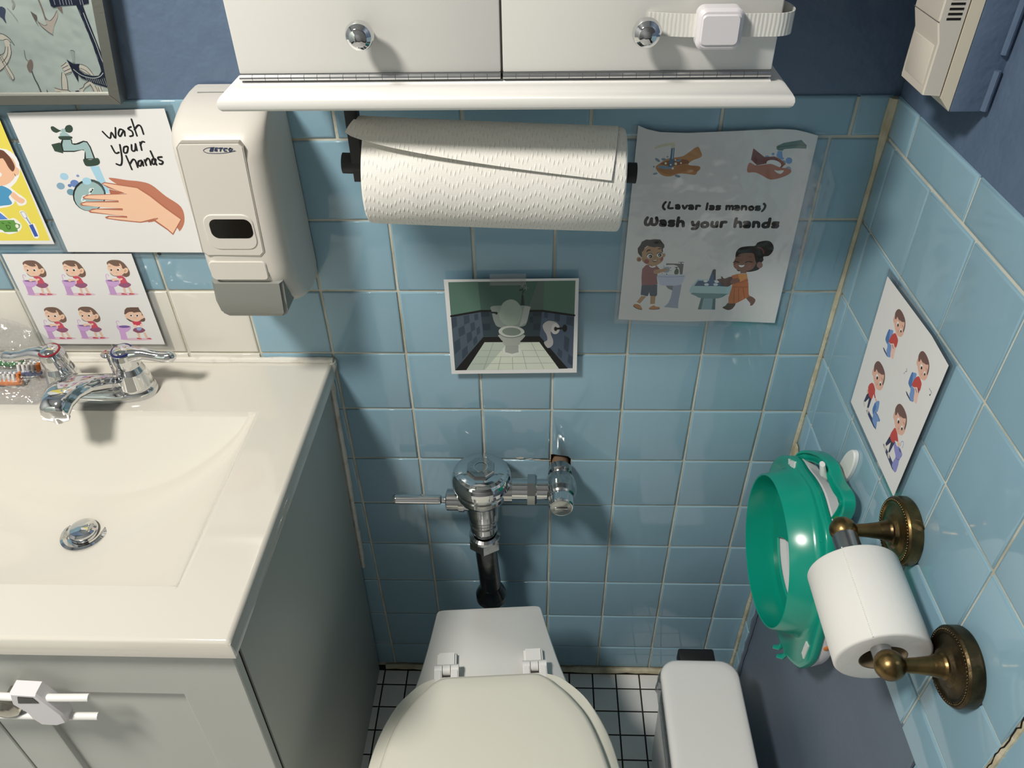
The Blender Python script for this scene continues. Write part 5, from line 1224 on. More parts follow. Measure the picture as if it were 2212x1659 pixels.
def strap_lock():
    t = thing('strap_lock', (.46, -.22, 1.36), 'white child safety strap lock stuck across the cabinet door', 'child lock')
    z0, z1 = 1.3560, 1.3745
    b = MB()
    def band(pts, th, m='strap'):
        pts = catmull(pts, False, 5)
        L = []; R = []
        for i, (x, y) in enumerate(pts):
            a = pts[max(i - 1, 0)]; c = pts[min(i + 1, len(pts) - 1)]
            tx, ty = c[0] - a[0], c[1] - a[1]; l = math.hypot(tx, ty); nx, ny = ty / l * th, -tx / l * th
            L.append((x + nx, y + ny)); R.append((x, y))
        rs = [[(l[0], l[1], z0), (l[0], l[1], z1), (r[0], r[1], z1), (r[0], r[1], z0)] for l, r in zip(L, R)]
        b.rings(rs, m)
    band([(.4010, CY - .0005), (.408, CY - .002), (.425, CY - .006), (.445, CY - .0085), (.478, CY - .0085), (.500, CY - .0085), (.515, CY - .0075), (.5235, CY - .001), (.5265, CY + .012), (.5245, CY + .028), (.5185, CY + .040)], .0016)
    b.done('strap', t, label='ribbed translucent strap')
    c = MB(); c.prism(rrect(.4405, 1.3480, .4790, 1.3815, .007), lambda u, v, d: (u, -d, v), .2055, .2215, 'lplas', inset=.003); c = c.done('buckle', t)
    c2 = MB(); c2.prism(rrect(.4435, 1.3525, .4760, 1.3770, .004), lambda u, v, d: (u, -d, v), .221, .2232, 'lplas', inset=.0012); c2.done('press_button', c)
    p = MB(); p.box((CX1, CY + .018, 1.350), (CX1 + .006, CY + .060, 1.380), 'wplas', .002); p.done('side_pad', t)

# ------------------------------------------------------------------ paper towel
TA = Vector((.1120, -.140, 1.2125)); TB = Vector((.4090, -.140, 1.2005))
def towel_holder():
    t = thing('paper_towel_holder', (.26, -.14, 1.29), 'black under-cabinet paper towel rod hung below the white cabinet', 'towel holder')
    d = (TB - TA).normalized()
    b = MB(); b.cyl(TA - d * .0125, TB + d * .001, .0092, 'black', 24); b.done('rod', t)
    for p, s in ((TA, 1), (TB, -1)):
        e = MB(); q = p + d * (-.0130 if s > 0 else -.008)
        e.cyl(q, q + d * (.021 if s > 0 else .009), .0108, 'black', 28); e.done('end_cap', t)
    a = MB(); x = .1125
    a.box((x - .002, -.150, 1.196), (x + .0095, -.131, 1.2955), 'black', .0005); a.box((x, -.150, 1.2925), (x + .05, -.131, 1.2957), 'black'); a.done('arm', t)
    return t

def uvs(mb, o, d, ex, ey, R):
    L = mb.bm.loops.layers.uv.new('UVMap')
    for f in mb.bm.faces:
        a0 = None
        for lp in f.loops:
            p = lp.vert.co - o; a = math.atan2(p.dot(ey), p.dot(ex))
            if a0 is None: a0 = a
            while a - a0 > PI: a -= 2 * PI
            while a - a0 < -PI: a += 2 * PI
            lp[L].uv = (p.dot(d), a * R)

def towel_roll():
    t = thing('paper_towel_roll', (.26, -.14, 1.20), 'roll of quilted white paper towel on the black rod', 'paper towel')
    d = (TB - TA).normalized(); dn = Vector((0, 0, -.0088)); A = TA + d * .0150 + dn; B = TB - d * .0145 + dn; L = (B - A).length
    e1 = Vector((0, -1, 0)); e2 = d.cross(e1) * -1
    if e2.z < 0: e2 = -e2
    R = .0538
    def pt(s, r, a): return A + d * (L * s) + (e2 * math.cos(a) + e1 * math.sin(a)) * r
    b = MB(); n = 96
    prof = [(.0, .0180), (.0, R - .0022), (.004, R - .0006), (.010, R), (.25, R + .0004), (.5, R + .0006), (.75, R + .0004), (.990, R), (.996, R - .0006), (1, R - .0022), (1, .0180)]
    b.rings([[pt(s, r, 2 * PI * i / n) for i in range(n)] for s, r in prof], 'towel', False, False)
    uvs(b, A, d, e2, e1, R); b.done('roll', t, sharp=50)
    c = MB(); c.rings([[pt(s, r, 2 * PI * i / 32) for i in range(32)] for s, r in ((.001, .0180), (.001, .0172), (.999, .0172), (.999, .0180))], 'core', False, False); c.done('core', t, label='brown cardboard core')
    f = MB(); nu, nv = 40, 26; G = []
    for i in range(nu + 1):
        s = i / nu; row = []
        ae = math.radians(33 + 33 * (s ** .62))
        for j in range(nv + 1):
            q = j / nv; a = math.radians(-62) + (ae + math.radians(62)) * q
            lift = .0012 + .0105 * (1 - s) ** 1.6 * q ** 2.5 + .0028 * q ** 3
            sh = -.010 * q ** 1.5 * (1 - s * .2) - .004 * q
            row.append(f.bm.verts.new(pt(s * .985, R + lift, a) + d * sh))
        G.append(row)
    k = f.mi('towel')
    for i in range(nu):
        for j in range(nv): f.bm.faces.new((G[i][j], G[i + 1][j], G[i + 1][j + 1], G[i][j + 1])).material_index = k
    uvs(f, A, d, e2, e1, R); f.done('loose_sheet', t, sharp=80)

# ------------------------------------------------------------------ papers on the walls
def sheet(name, poly, art, org, fn, label, cat='sign', d0=.0042, th=.0004, sleeve=None, shifts=None, extra=None, m='paper'):
    us = [p[0] for p in poly]; vs = [p[1] for p in poly]
    t = thing(name, fn((min(us) + max(us)) / 2, min(vs), 0), label, cat)
    b = MB(); b.prism(poly, fn, d0 - th, d0, m)
    for a in (art if isinstance(art, list) else [art]):
        if a[0] == 'girl':
            for sh in STEPS: print_on(b, 'girl', org, fn, d0, shift=sh)
        else: print_on(b, a[0], org, fn, d0)
    b.done('paper', t, flat=True)
    if sleeve:
        s = MB(); s.prism(sleeve, fn, d0 - th - .0022, d0 - th - .0004, 'lam') if extra is None else s.face([fn(u, v, d0 + .0016) for u, v in sleeve], 'film')
        if extra: extra(s)
        s.done('plastic_sleeve', t, flat=True, label='clear plastic sleeve')
    return t

def papers():
    sheet('hand_washing_poster', [(-.3375, 1.2195), (-.1425, 1.2235), (-.1395, 1.0275), (-.3350, 1.0285)], [('wash',)], (-.24, 1.125), bw,
          'white sheet reading wash your hands with a drawn tap and hand', sleeve=[(-.3475, 1.2275), (-.134, 1.2300), (-.131, 1.0200), (-.345, 1.0210)])
    sheet('toothbrushing_poster', [(-.560, 1.2085), (-.3505, 1.2085), (-.3490, 1.0405), (-.560, 1.0400)], [('yellow',)], (-.42, 1.12), bw,
          'yellow sheet with a drawn boy, green cup and toothbrush', sleeve=[(-.568, 1.216), (-.3445, 1.216), (-.343, 1.033), (-.568, 1.033)])
    sheet('washing_steps_poster', [(-.4290, 1.0250), (-.2480, 1.0255), (-.2475, .8725), (-.4290, .8725)], [('girl',), ('girl6',)], (-.34, .95), bw,
          'white sheet with six drawings of a girl at a purple basin', sleeve=[(-.437, 1.0305), (-.2395, 1.031), (-.239, .8640), (-.437, .8640)])
    lav = [(.4252, 1.1997), (.436, 1.1952), (.452, 1.1915), (.485, 1.1902), (.545, 1.1925), (.592, 1.1945), (.612, 1.1935), (.627, 1.1900), (.6402, 1.1861), (.6405, 1.05), (.6411, .9145), (.600, .9165), (.560, .9180), (.520, .9165), (.470, .9175), (.4204, .9200), (.4225, 1.05)]
    def holes(s):
        s.face([bw(u, v, .0006) for u, v in [(.4175, 1.2000), (.645, 1.1905), (.6585, 1.1855), (.6590, .905), (.4145, .9140)]], 'lam')
        for z in (1.160, 1.125, 1.03, .968, .945):
            s.face([bw(.6515 + .0032 * math.cos(a * PI / 8), z + .0042 * math.sin(a * PI / 8), .0064) for a in range(16)], 'tape')
        for z0 in range(60): s.face([bw(u, .912 + z0 * .0046 + v, .0062) for u, v in ((.6428, 0), (.6434, 0), (.6434, .0022), (.6428, .0022))], 'lam')
    sheet('bilingual_hand_washing_poster', lav, [('lavar',)], (.5305, 1.055), bw, 'white sheet in a plastic sleeve reading Lavar las manos, Wash your hands',
          sleeve=[(.4175, 1.2000), (.430, 1.1990), (.49, 1.1935), (.592, 1.1965), (.645, 1.1905), (.6585, 1.1855), (.6590, .905), (.4145, .9140)], extra=holes, d0=.0046)
    sheet('toilet_picture', [(.1774, .9892), (.3619, .9916), (.3645, .8283), (.1775, .8245)], [('photo',)], (.27, .908), bw,
          'small glossy picture of a cartoon toilet taped above the flush valve', 'picture', d0=.011)
    tp = MB(); tp.face([bw(u, v, .0119) for u, v in ((.2405, .9805), (.2900, .9815), (.2900, .9995), (.2405, .9985))], 'tape')
    r = [o for o in COL.objects if o.name == 'toilet_picture'][0]
    tp.done('tape', r, flat=True, label='strip of clear tape')
    sheet('toilet_steps_poster', [(.1211, 1.0622), (.2020, 1.0665), (.2500, 1.0690), (.2969, 1.0659), (.2978, .8753), (.1336, .8788)], [('boy',)], (.211, .97), rw,
          'white sheet with four drawings of a boy using the toilet', sleeve=[(.1135, 1.069), (.200, 1.0735), (.3035, 1.0745), (.3045, .868), (.127, .8715)])

# ------------------------------------------------------------------ mirror and the curtain it shows
def mirror():
    t = thing('wall_mirror', (-.35, 0, 1.2345), 'grey metal framed mirror above the sink showing an anchor curtain', 'mirror')
    k = .155                                               # the right side leans a little
    g = MB(); X0 = -.63; H = 1.80; z0 = 1.2345
    def R(z): return -.1850 + k * (z - z0)
    g.prism([(X0, z0 + .004), (R(z0) - .010, z0 + .004), (R(H) - .010, H), (X0, H)], bw, .003, .014, 'mirror'); g.done('glass', t, flat=True)
    f = MB(); w = .0135
    def bar(poly, d1): f.prism(poly, bw, .001, d1, 'frame', inset=.0012)
    bar([(X0 - w, z0), (R(z0), z0), (R(z0) - w * .8, z0 + w * .8), (X0, z0 + w * .8)], .0200)
    bar([(R(z0), z0), (R(H), H), (R(H) - w * .8, H), (R(z0) - w * .8, z0 + w * .8)], .0200)
    bar([(X0 - w, z0), (X0, z0 + w * .8), (X0, H), (X0 - w, H)], .0200)
    bar([(X0 - w, H), (R(H), H), (R(H), H + w), (X0 - w, H + w)], .0200)
    f.done('frame', t)
    c = thing('shower_curtain', (-1.0, -1.452, .3), 'pale sea green curtain printed with navy anchors, seen in the mirror', 'curtain')
    b = MB(); nx = 80
    V = []
    for i in range(nx + 1):
        x = -1.46 + .80 * i / nx
        d = .0003 * math.sin(x * 55)
        V.append([(x, -1.4503 + d, z) for z in (.30, .8, .9, 1.0, 1.1, 1.4, 1.95)])
    for p, q in zip(V[:-1], V[1:]):
        for j in range(6): b.face([p[j], q[j], q[j + 1], p[j + 1]], 'curtain')
    bmesh.ops.remove_doubles(b.bm, verts=b.bm.verts, dist=1e-6)
    print_on(b, 'curtain', (.75, 1.0), lambda u, v, d: (-u, -1.45 + d, v), .0004, .00005)
    b.done('cloth', c, flat=True)
    r = MB(); r.cyl((-1.5, -1.455, 1.96), (-.62, -1.455, 1.96), .012, 'steel', 16); tag(r.done('curtain_rail'), 'round grey curtain rail holding the anchor curtain', 'rail')
# ------------------------------------------------------------------ flush valve
def flush_valve():
    x, y = .2175, -.056
    t = thing('flush_valve', (x, y, .34), 'chrome flush valve with a lever handle on the tile wall behind the toilet', 'flush valve')
    b = MB(); up = (0, 0, 1)
    b.lathe((x, y, 0), up, [(.0245, .560), (.0275, .566), (.0282, .580), (.0285, .600), (.0340, .607), (.0400, .612), (.0420, .618), (.0420, .626), (.0400, .628), (.0400, .640)], 'chrome_w', 40)
    b.cyl((x + .02, y, .6235), (x + .049, y, .6235), .0215, 'chrome_w', 32)
    b.cyl((x - .015, y, .597), (x - .040, y, .597), .0185, 'chrome_w', 28)
    b.done('body', t)
    c = MB(); c.lathe((x, y, 0), up, [(.0440, .6375), (.0470, .6395), (.0478, .6420), (.0478, .6490), (.0470, .6550), (.0450, .6605), (.0415, .6645), (.0365, .6668), (.0300, .6678), (.0235, .6682), (.001, .6684)], 'chrome', 56)
    c = c.done('cap', t, label='domed chrome cap')
    o = MB(); oc = [(.0232 * math.cos(PI / 8 + i * PI / 4), .0232 * math.sin(PI / 8 + i * PI / 4)) for i in range(8)]
    o.prism(oc, lambda u, v, d: (x + u, y + v, d), .668, .6735, 'chrome_w', inset=.0012)
    o.lathe((x, y, .6735), up, [(.0098, 0), (.0112, 0), (.0112, .0006), (.0098, .0006)], 'chrome', 32, False)
    for i in range(26):
        a = 2 * PI * i / 26
        if i % 7 == 6: continue
        r0, r1 = .0138, .0172
        p = lambda r, da: (x + r * math.cos(a + da), y + r * math.sin(a + da), .6738)
        o.face([p(r0, -.035), p(r1, -.03), p(r1, .0), p(r0, .0)], 'chrome')
    o.done('cap_nut', c, flat=True)
    s = MB()
    s.lathe((x, y, 0), up, [(.0240, .566), (.0255, .563), (.0255, .557), (.0232, .553), (.0232, .548), (.0245, .545), (.0245, .533), (.0215, .529), (.0195, .520)], 'chrome_w', 36)
    s.done('coupling', t)
    h = MB(); hx = [(.0285 * math.cos(i * PI / 3 + .5), .0285 * math.sin(i * PI / 3 + .5)) for i in range(6)]
    h.prism(hx, lambda u, v, d: (x + u, y + v, d), .488, .508, 'chrome_w', inset=.002)
    h.lathe((x, y, 0), up, [(.0265, .508), (.0265, .514), (.0215, .517)], 'chrome_w', 32); h.done('slip_nut', t, flat=True)
    p = MB(); p.tube([(x, y, .50), (x + .001, y, .46), (x + .003, y, .42), (x + .0045, y + .0005, .385), (x + .0055, y, .35)], [.0188, .0188, .0188, .0190, .0190], 'pipe', 28)
    p.lathe((x + .0055, y, .335), up, [(.028, 0), (.028, .012), (.024, .022), (.0205, .030), (.019, .036)], 'pipe', 28); p.done('down_pipe', t, label='tarnished dark down pipe')
    q = MB(); z = .597
    q.lathe((x - .030, y, z), (-1, 0, 0), [(.0205, 0), (.0205, .0085), (.0180, .0092), (.0180, .028), (.0155, .0290), (.0135, .0300)], 'chrome_w', 32); q = q.done('handle_socket', t)
    hd = MB(); hd.lathe((x - .057, y, z), (-1, 0, 0), [(.0075, 0), (.0052, .004), (.0050, .010), (.0078, .012), (.0082, .014), (.0082, .086), (.0076, .0905), (.005, .0915)], 'chrome', 28); hd.done('handle', t, label='straight chrome lever handle')
    n = MB(); zi = .6235
    n.cyl((x + .046, y, zi), (x + .110, y, zi), .0175, 'chrome', 32); n.done('inlet_pipe', t)
    n = MB(); hx = [(.0262 * math.cos(i * PI / 4 + PI / 8), .0262 * math.sin(i * PI / 4 + PI / 8)) for i in range(8)]
    n.prism(hx, lambda u, v, d: (d, y + u, zi + v), x + .0735, x + .0885, 'chrome_w', inset=.003); n.done('inlet_nut', t, flat=True)
    # supply stop: bulb on the wall pipe with a capped bonnet towards the room
    xs = .3440; zs = .6235
    v = MB()
    v.lathe((xs, 0, zs), (0, -1, 0), [(.0165, .008), (.0195, .010), (.0195, .022), (.0170, .024), (.0190, .029), (.0232, .036), (.0256, .046), (.0262, .055), (.0252, .064), (.0225, .072), (.0200, .076), (.0196, .079)], 'chrome_w', 40)
    v.done('supply_stop', t)
    c = MB(); c.lathe((xs + .0008, -.074, zs), (0, -1, 0), [(.0192, 0), (.0196, .004), (.0196, .0185), (.0180, .0215)], 'chrome', 40)
    c.lathe((xs + .0008, -.0945, zs), (0, -1, 0), [(.0172, 0), (.0165, .0015), (.006, .002), (.001, .002)], 'chrome_w', 40)
    c.box((xs - .0095, -.0985, zs - .0022), (xs + .011, -.0960, zs + .0022), 'chrome_w', .0006); c.done('bonnet', t)
    w = MB(); w.cyl((xs, .045, zs), (xs, -.012, zs), .0142, 'rust', 20); w.done('threaded_nipple', t, label='rusty threaded pipe end')

# ------------------------------------------------------------------ toilet
TOX = .2145; YAW = .075
def tl(u, d, z): return Vector((TOX + d * YAW + u, -d + u * YAW, z))
def toilet():
    t = thing('toilet', tl(0, .35, 0), 'white toilet bowl with its off-white lid closed', 'toilet')
    def outline(prof, z, n=10):
        h = catmull([(w, d) for d, w in prof], False, 5)
        r = [tl(w, d, z) for w, d in h]; l = [tl(-w, d, z) for w, d in reversed(h)]
        return r + l
    ledge = [(.1125, .070), (.1130, .084), (.1165, .0905), (.130, .0935), (.170, .1010), (.222, .1125), (.262, .1240), (.295, .1360), (.335, .156), (.38, .170), (.44, .178), (.50, .177), (.56, .162), (.61, .132), (.645, .085), (.66, .02)]
    def sc(prof, kw, d0, kd, dd=0): return [(d0 + (d - d0) * kd + dd, w * kw) for d, w in prof]
    b = MB()
    rs = [outline(sc(ledge, .62, .30, .72, -.02), 0), outline(sc(ledge, .60, .30, .70, -.02), .03), outline(sc(ledge, .56, .28, .66, -.01), .12), outline(sc(ledge, .66, .25, .74, .0), .20), outline(sc(ledge, .84, .20, .90), .28), outline(sc(ledge, .96, .14, .98), .34), outline(ledge, .368), outline(ledge, .379), outline(sc(ledge, .975, .35, .985), .3850)]
    b.rings(rs, 'porc'); b.done('bowl', t, sharp=70)
    seat = [(.2555, .060), (.2560, .082), (.262, .104), (.275, .1235), (.305, .1500), (.355, .1720), (.405, .1825), (.47, .187), (.54, .178), (.61, .148), (.66, .095), (.685, .03)]
    s = MB(); s.rings([outline(sc(seat, .965, .45, .98), .3885), outline(seat, .394), outline(seat, .404), outline(sc(seat, .985, .45, .992), .4085)], 'lid'); s.done('seat', t, sharp=60)
    lid = [(.2650, .058), (.2660, .0745), (.272, .0875), (.283, .1000), (.306, .1215), (.345, .1455), (.410, .1640), (.47, .169), (.54, .160), (.60, .132), (.648, .085), (.672, .03)]
    l = MB(); l.rings([outline(lid, .4095), outline(lid, .4200), outline(sc(lid, .985, .45, .99), .4245), outline(sc(lid, .955, .45, .965), .4266), outline(sc(lid, .80, .45, .85), .4282), outline(sc(lid, .4, .45, .45), .4290)], 'lid'); l.done('lid', t, sharp=60)
    for u in (-.0705, .0705):
        h = MB()
        def bx(u0, u1, d0, d1, z0, z1, bev=.002):
            q = [tl(a, d, z) for a in (u0, u1) for d in (d0, d1) for z in (z0, z1)]
            v = [h.bm.verts.new(p) for p in q]
            fs = [h.bm.faces.new([v[i] for i in k]) for k in ((0, 1, 3, 2), (4, 6, 7, 5), (0, 4, 5, 1), (2, 3, 7, 6), (0, 2, 6, 4), (1, 5, 7, 3))]
            for f in fs: f.material_index = h.mi('wplas')
            r = bmesh.ops.bevel(h.bm, geom=list({e for f in fs for e in f.edges}), offset=bev, segments=2, affect='EDGES')
        bx(u - .0155, u + .0155, .205, .240, .385, .398, .003)
        h.done('hinge_mount', t)
        h = MB()
        for a0, a1 in ((-.0185, -.0065), (-.0055, .0065), (.0075, .0200)):
            h.cyl(tl(u + a0, .240, .4015), tl(u + a1, .240, .4015), .0085, 'wplas', 20)
        bx(u - .0185, u - .0065, .240, .268, .395, .409, .0015); bx(u + .0075, u + .0200, .240, .268, .395, .409, .0015)
        h.done('hinge', t)

# ------------------------------------------------------------------ bin
def bin_():
    x0, x1, yb, yf, zt = .5230, .6590, -.1555, -.415, .300
    t = thing('trash_can', ((x0 + x1) / 2, -.29, 0), 'white plastic step trash can between the toilet and right wall', 'trash can')
    b = MB()
    def sec(i, z, r=.030): return [(u, v, z) for u, v in rrect(x0 + i, yf + i, x1 - i, yb - i, r, 6)]
    b.rings([sec(.012, .0), sec(.010, .012), sec(.0045, .276)], 'wplas'); b.done('body', t)
    l = MB(); l.rings([sec(.003, .274), sec(.0005, .277), sec(0, .2925), sec(.0012, .2975), sec(.0045, .3000), sec(.012, .3010), sec(.020, .3008, .022)], 'wplas'); l.done('lid', t, sharp=60)
    h = MB(); h.box((.5605, yb - .006, .262), (.6240, yb + .0270, .2925), 'black', .004); h.done('hinge_cover', t, label='black hinge cover')
    g = MB(); n = 160; rs = []
    for j in range(9):
        q = j / 8; ring = []
        for i in range(n):
            c = rrect(x0, yf, x1, yb, .030, 39)[i % 160]
            cx, cy = (x0 + x1) / 2, (yb + yf) / 2
            dx, dy = c[0] - cx, c[1] - cy
            L = math.hypot(dx, dy)
            right = max(0, dx / L); a = math.atan2(dy, dx)
            out = .0015 + (.003 + .034 * right ** 1.5 * max(0, math.sin(min(1, max(0, (yb - c[1]) / .13)) * PI / 2))) * math.sin(min(1, q * 1.15) * PI * .82) ** .8 + .0018 * math.sin(i * .55 + q * 5) * q + .0012 * math.sin(i * 1.27) * q
            z = .284 - .11 * q * (.45 + .55 * right) + .005 * math.sin(i * .4) * q
            ring.append((c[0] + dx / L * out, c[1] + dy / L * out, z))
        rs.append(ring)
    g.rings(rs, 'liner', False, False)
    k = thing('bin_liner', ((x0 + x1) / 2, -.29, .17), 'clear plastic liner bag bulging out from under the trash can lid', 'bag')
    g.done('liner', k, sharp=80)

# ------------------------------------------------------------------ child's toilet seat on its hook
def potty_seat():
    t = thing('child_toilet_seat', (.69, -.19, .49), 'sea green child toilet seat hanging on the right wall by its handle', 'toilet seat')
    sx = lambda u, v, d: (d, u, v)                       # u = y, v = z, d = x
    plate = [(-.0394, .6357), (-.040, .661), (-.0467, .685), (-.0622, .7096), (-.0835, .731), (-.102, .748), (-.118, .756), (-.1397, .762), (-.171, .774), (-.2015, .780), (-.2316, .776), (-.2558, .7705), (-.276, .757), (-.302, .720), (-.3218, .6776), (-.328, .634), (-.333, .592), (-.3255, .562), (-.316, .5426), (-.292, .5185), (-.268, .502), (-.242, .4955), (-.2205, .4927), (-.180, .497), (-.135, .513), (-.095, .540), (-.062, .580), (-.046, .612)]
    pl = catmull(plate, True, 3)
    cy, cz = -.193, .648
    n = 84
    # resample the plate outline by angle so that it can be skinned to the round opening
    def rad(a):
        best = None
        ux, uy = math.cos(a), math.sin(a)
        for i in range(len(pl)):
            p, q = pl[i], pl[(i + 1) % len(pl)]
            ax, ay = p[0] - cy, p[1] - cz; bx, by = q[0] - p[0], q[1] - p[1]
            de = ux * by - uy * bx
            if abs(de) < 1e-12: continue
            s = (ax * by - ay * bx) / de; w = (ax * uy - ay * ux) / de
            if s > 0 and -1e-6 <= w <= 1 + 1e-6: best = max(best or 0, s)
        return best or .13
    A = [2 * PI * i / n for i in range(n)]; RD = [rad(a) for a in A]
    def ring(f, x): return [(x, cy + f(i) * math.cos(A[i]), cz + f(i) * math.sin(A[i])) for i in range(n)]
    sm = lambda t: max(0, min(1, t)) ** 2 * (3 - 2 * max(0, min(1, t)))
    wr = lambda i: abs((A[i] - .38 + PI) % (2 * PI) - PI)
    lip = lambda i: .090 - .054 * sm((1.05 - wr(i)) / .16)
    b = MB()
    b.rings([ring(lambda i: RD[i] - .001, .6865), ring(lambda i: RD[i], .6850), ring(lambda i: RD[i], .6760), ring(lambda i: RD[i] - .0018, .6742), ring(lambda i: RD[i] - .006, .6740), ring(lambda i: min(RD[i] - .008, .1225), .6738), ring(lambda i: min(RD[i] - .010, .1190), .6715), ring(lambda i: min(RD[i] - .012, .1165), .666),
             ring(lambda i: .1095, .6370), ring(lambda i: .1085, .6362), ring(lambda i: .1070, .6370), ring(lambda i: .1095, .668), ring(lambda i: .1095, .6790), ring(lip, .6800), ring(lambda i: lip(i) - .002, .6830)], 'green', False, False)
    b.done('base', t, sharp=50)
    c = MB()
    c.rings([ring(lambda i: .0905, .6835), ring(lambda i: RD[i] - .004, .6835), ring(lambda i: RD[i] - .002, .690), ring(lambda i: RD[i] - .006, .7040), ring(lambda i: RD[i] - .020, .7125), ring(lambda i: RD[i] - .040, .7140), ring(lambda i: .088, .711), ring(lambda i: .078, .702), ring(lambda i: .078, .690), ring(lambda i: .0905, .6835)], 'cush', False, False)
    for a, r, m in ((1.95, .012, 'tb_green'), (2.5, .011, 'tb_lilac'), (3.4, .010, 'tb_orange'), (4.2, .012, 'tb_green'), (4.7, .010, 'tb_lilac'), (5.2, .011, 'tb_orange')):
        i = int(a / (2 * PI) * n) % n; R = RD[i] - .0005
        c.ball((.694, cy + R * math.cos(a), cz + R * math.sin(a)), r * .6, m, 10, 6, (.8, .25, .8))
    c.ball((.692, cy + .0785 * math.cos(.9), cz + .0785 * math.sin(.9)), .007, 'tb_green', 10, 6, (.8, .2, .8))
    c.done('cushion', t, label='white patterned padded side')
    h = MB()
    hp = [(.6790, -.1105, .7420), (.6900, -.0985, .7440), (.6975, -.1070, .7560), (.6980, -.1345, .7795), (.6980, -.1580, .7950), (.6980, -.1790, .8035), (.6980, -.1945, .8020), (.6980, -.2135, .8035), (.6980, -.2315, .8090), (.6980, -.2430, .8095), (.6980, -.2480, .8020), (.6980, -.2475, .7860), (.6920, -.2480, .7640), (.6790, -.2590, .7480)]
    pts = catmull(hp, False, 4)
    rs = []
    for i, p in enumerate(pts):
        a = Vector(pts[max(i - 1, 0)]); q = Vector(pts[min(i + 1, len(pts) - 1)]); tg = (q - a).normalized(); nn = tg.cross(Vector((1, 0, 0)))
        P0 = Vector(p)
        sec = [(-.0060, .0065), (-.0075, .0045), (-.0075, .0025), (-.0025, .0010), (-.0025, -.0045), (-.0075, -.0060), (-.0075, -.0080), (-.0060, -.0090), (.0070, -.0090), (.0085, -.0075), (.0085, .0050), (.0070, .0065)]
        rs.append([P0 + Vector((1, 0, 0)) * s_ + nn * n_ for s_, n_ in sec])
    h.rings(rs, 'green'); h.done('handle', t, label='channelled green carrying handle', sharp=30)
    for q in ([(-0.1006, 0.7414), (-0.1229, 0.7572), (-0.1286, 0.7472), (-0.1057, 0.7353)], [(-0.3134, 0.6049), (-0.3225, 0.6071), (-0.3228, 0.5767), (-0.3137, 0.5775)]):
        k = MB(); k.prism(q, sx, .6752, .6722, 'wplas'); k.done('grip_pad', t, label='white grip pad', flat=True)
    for (y, z) in ((-.262, .500), (-.243, .4945)):
        k = MB(); k.tube([(.681, y, z + .006), (.680, y - .002, z - .004), (.676, y - .003, z - .011), (.670, y + .001, z - .0155)], [.0045, .0042, .004, .003], 'green', 10, 1.6); k.done('clip', t)

def hook():
    t = thing('wall_hook', (XR, -.178, .79), 'white adhesive hook on blue tiles holding up the green seat', 'hook')
    b = MB()
    o = [(.178 + .0150 * math.cos(a) + .22 * .036 * math.sin(a), .8030 + .036 * math.sin(a)) for a in [2 * PI * i / 40 for i in range(40)]]
    b.prism(o, rw, .0005, .0065, 'wplas', inset=.0018); b.done('back_plate', t)
    a = MB(); a.tube([(XR - .006, -.181, .793), (XR - .014, -.181, .7885), (XR - .024, -.181, .7880), (XR - .0335, -.181, .7945), (XR - .0385, -.181, .811)], [.0055, .0052, .005, .0048, .0035], 'wplas', 14, 1.5, (0, 1, 0)); a.done('prong', t)

# ------------------------------------------------------------------ toilet paper
PO = ((-.3405, .8660), (-.5010, .8560))
def paper_holder():
    t = thing('toilet_paper_holder', (XR, -.42, .86), 'two tarnished brass posts with a roller on the right wall', 'toilet paper holder')
    for i, (y, z) in enumerate(PO):
        b = MB()
        b.lathe((XR - .0002, y, z), (-1, 0, 0), [(.0375, 0), (.0388, .002), (.0388, .0135), (.0370, .0160), (.0325, .0165), (.0300, .0150), (.0270, .0155), (.0200, .0180), (.0165, .0215)], 'brass_d' if i else 'brass', 56)
        for k in range(64):
            a = 2 * PI * k / 64
            c = Vector((XR - .0164, y + .0348 * math.cos(a), z + .0348 * math.sin(a)))
            b.ball(c, .0016, 'brass_d' if i else 'brass', 6, 4, (.8, 1, 1))
        b = b.done('flange', t, sharp=50, label='roped round brass flange')
        p = MB()
        p.lathe((XR - .014, y, z), (-1, 0, 0), [(.0180, 0), (.0155, .004), (.0120, .010), (.0095, .019), (.0078, .032), (.0070, .044), (.0085, .0455), (.0085, .0480), (.0072, .0490), (.0072, .0520)], 'brass', 32)
        p.ball((XR - .0715, y, z), .0150, 'brass', 28, 16); p.done('post', t)
    a = Vector((XR - .0715, PO[0][0], PO[0][1])); c = Vector((XR - .0715, PO[1][0], PO[1][1])); d = (c - a).normalized()
    r = MB(); o_ = Vector((0, 0, -.0075)); r.cyl(a + d * .008 + o_ * .6, c - d * .009 + o_, .0100, 'steel', 28); r.cyl(a + d * .008 + o_ * .2, a + d * .029 + o_ * .2, .0140, 'steel', 14); r.done('roller', t, label='bare metal spring roller')

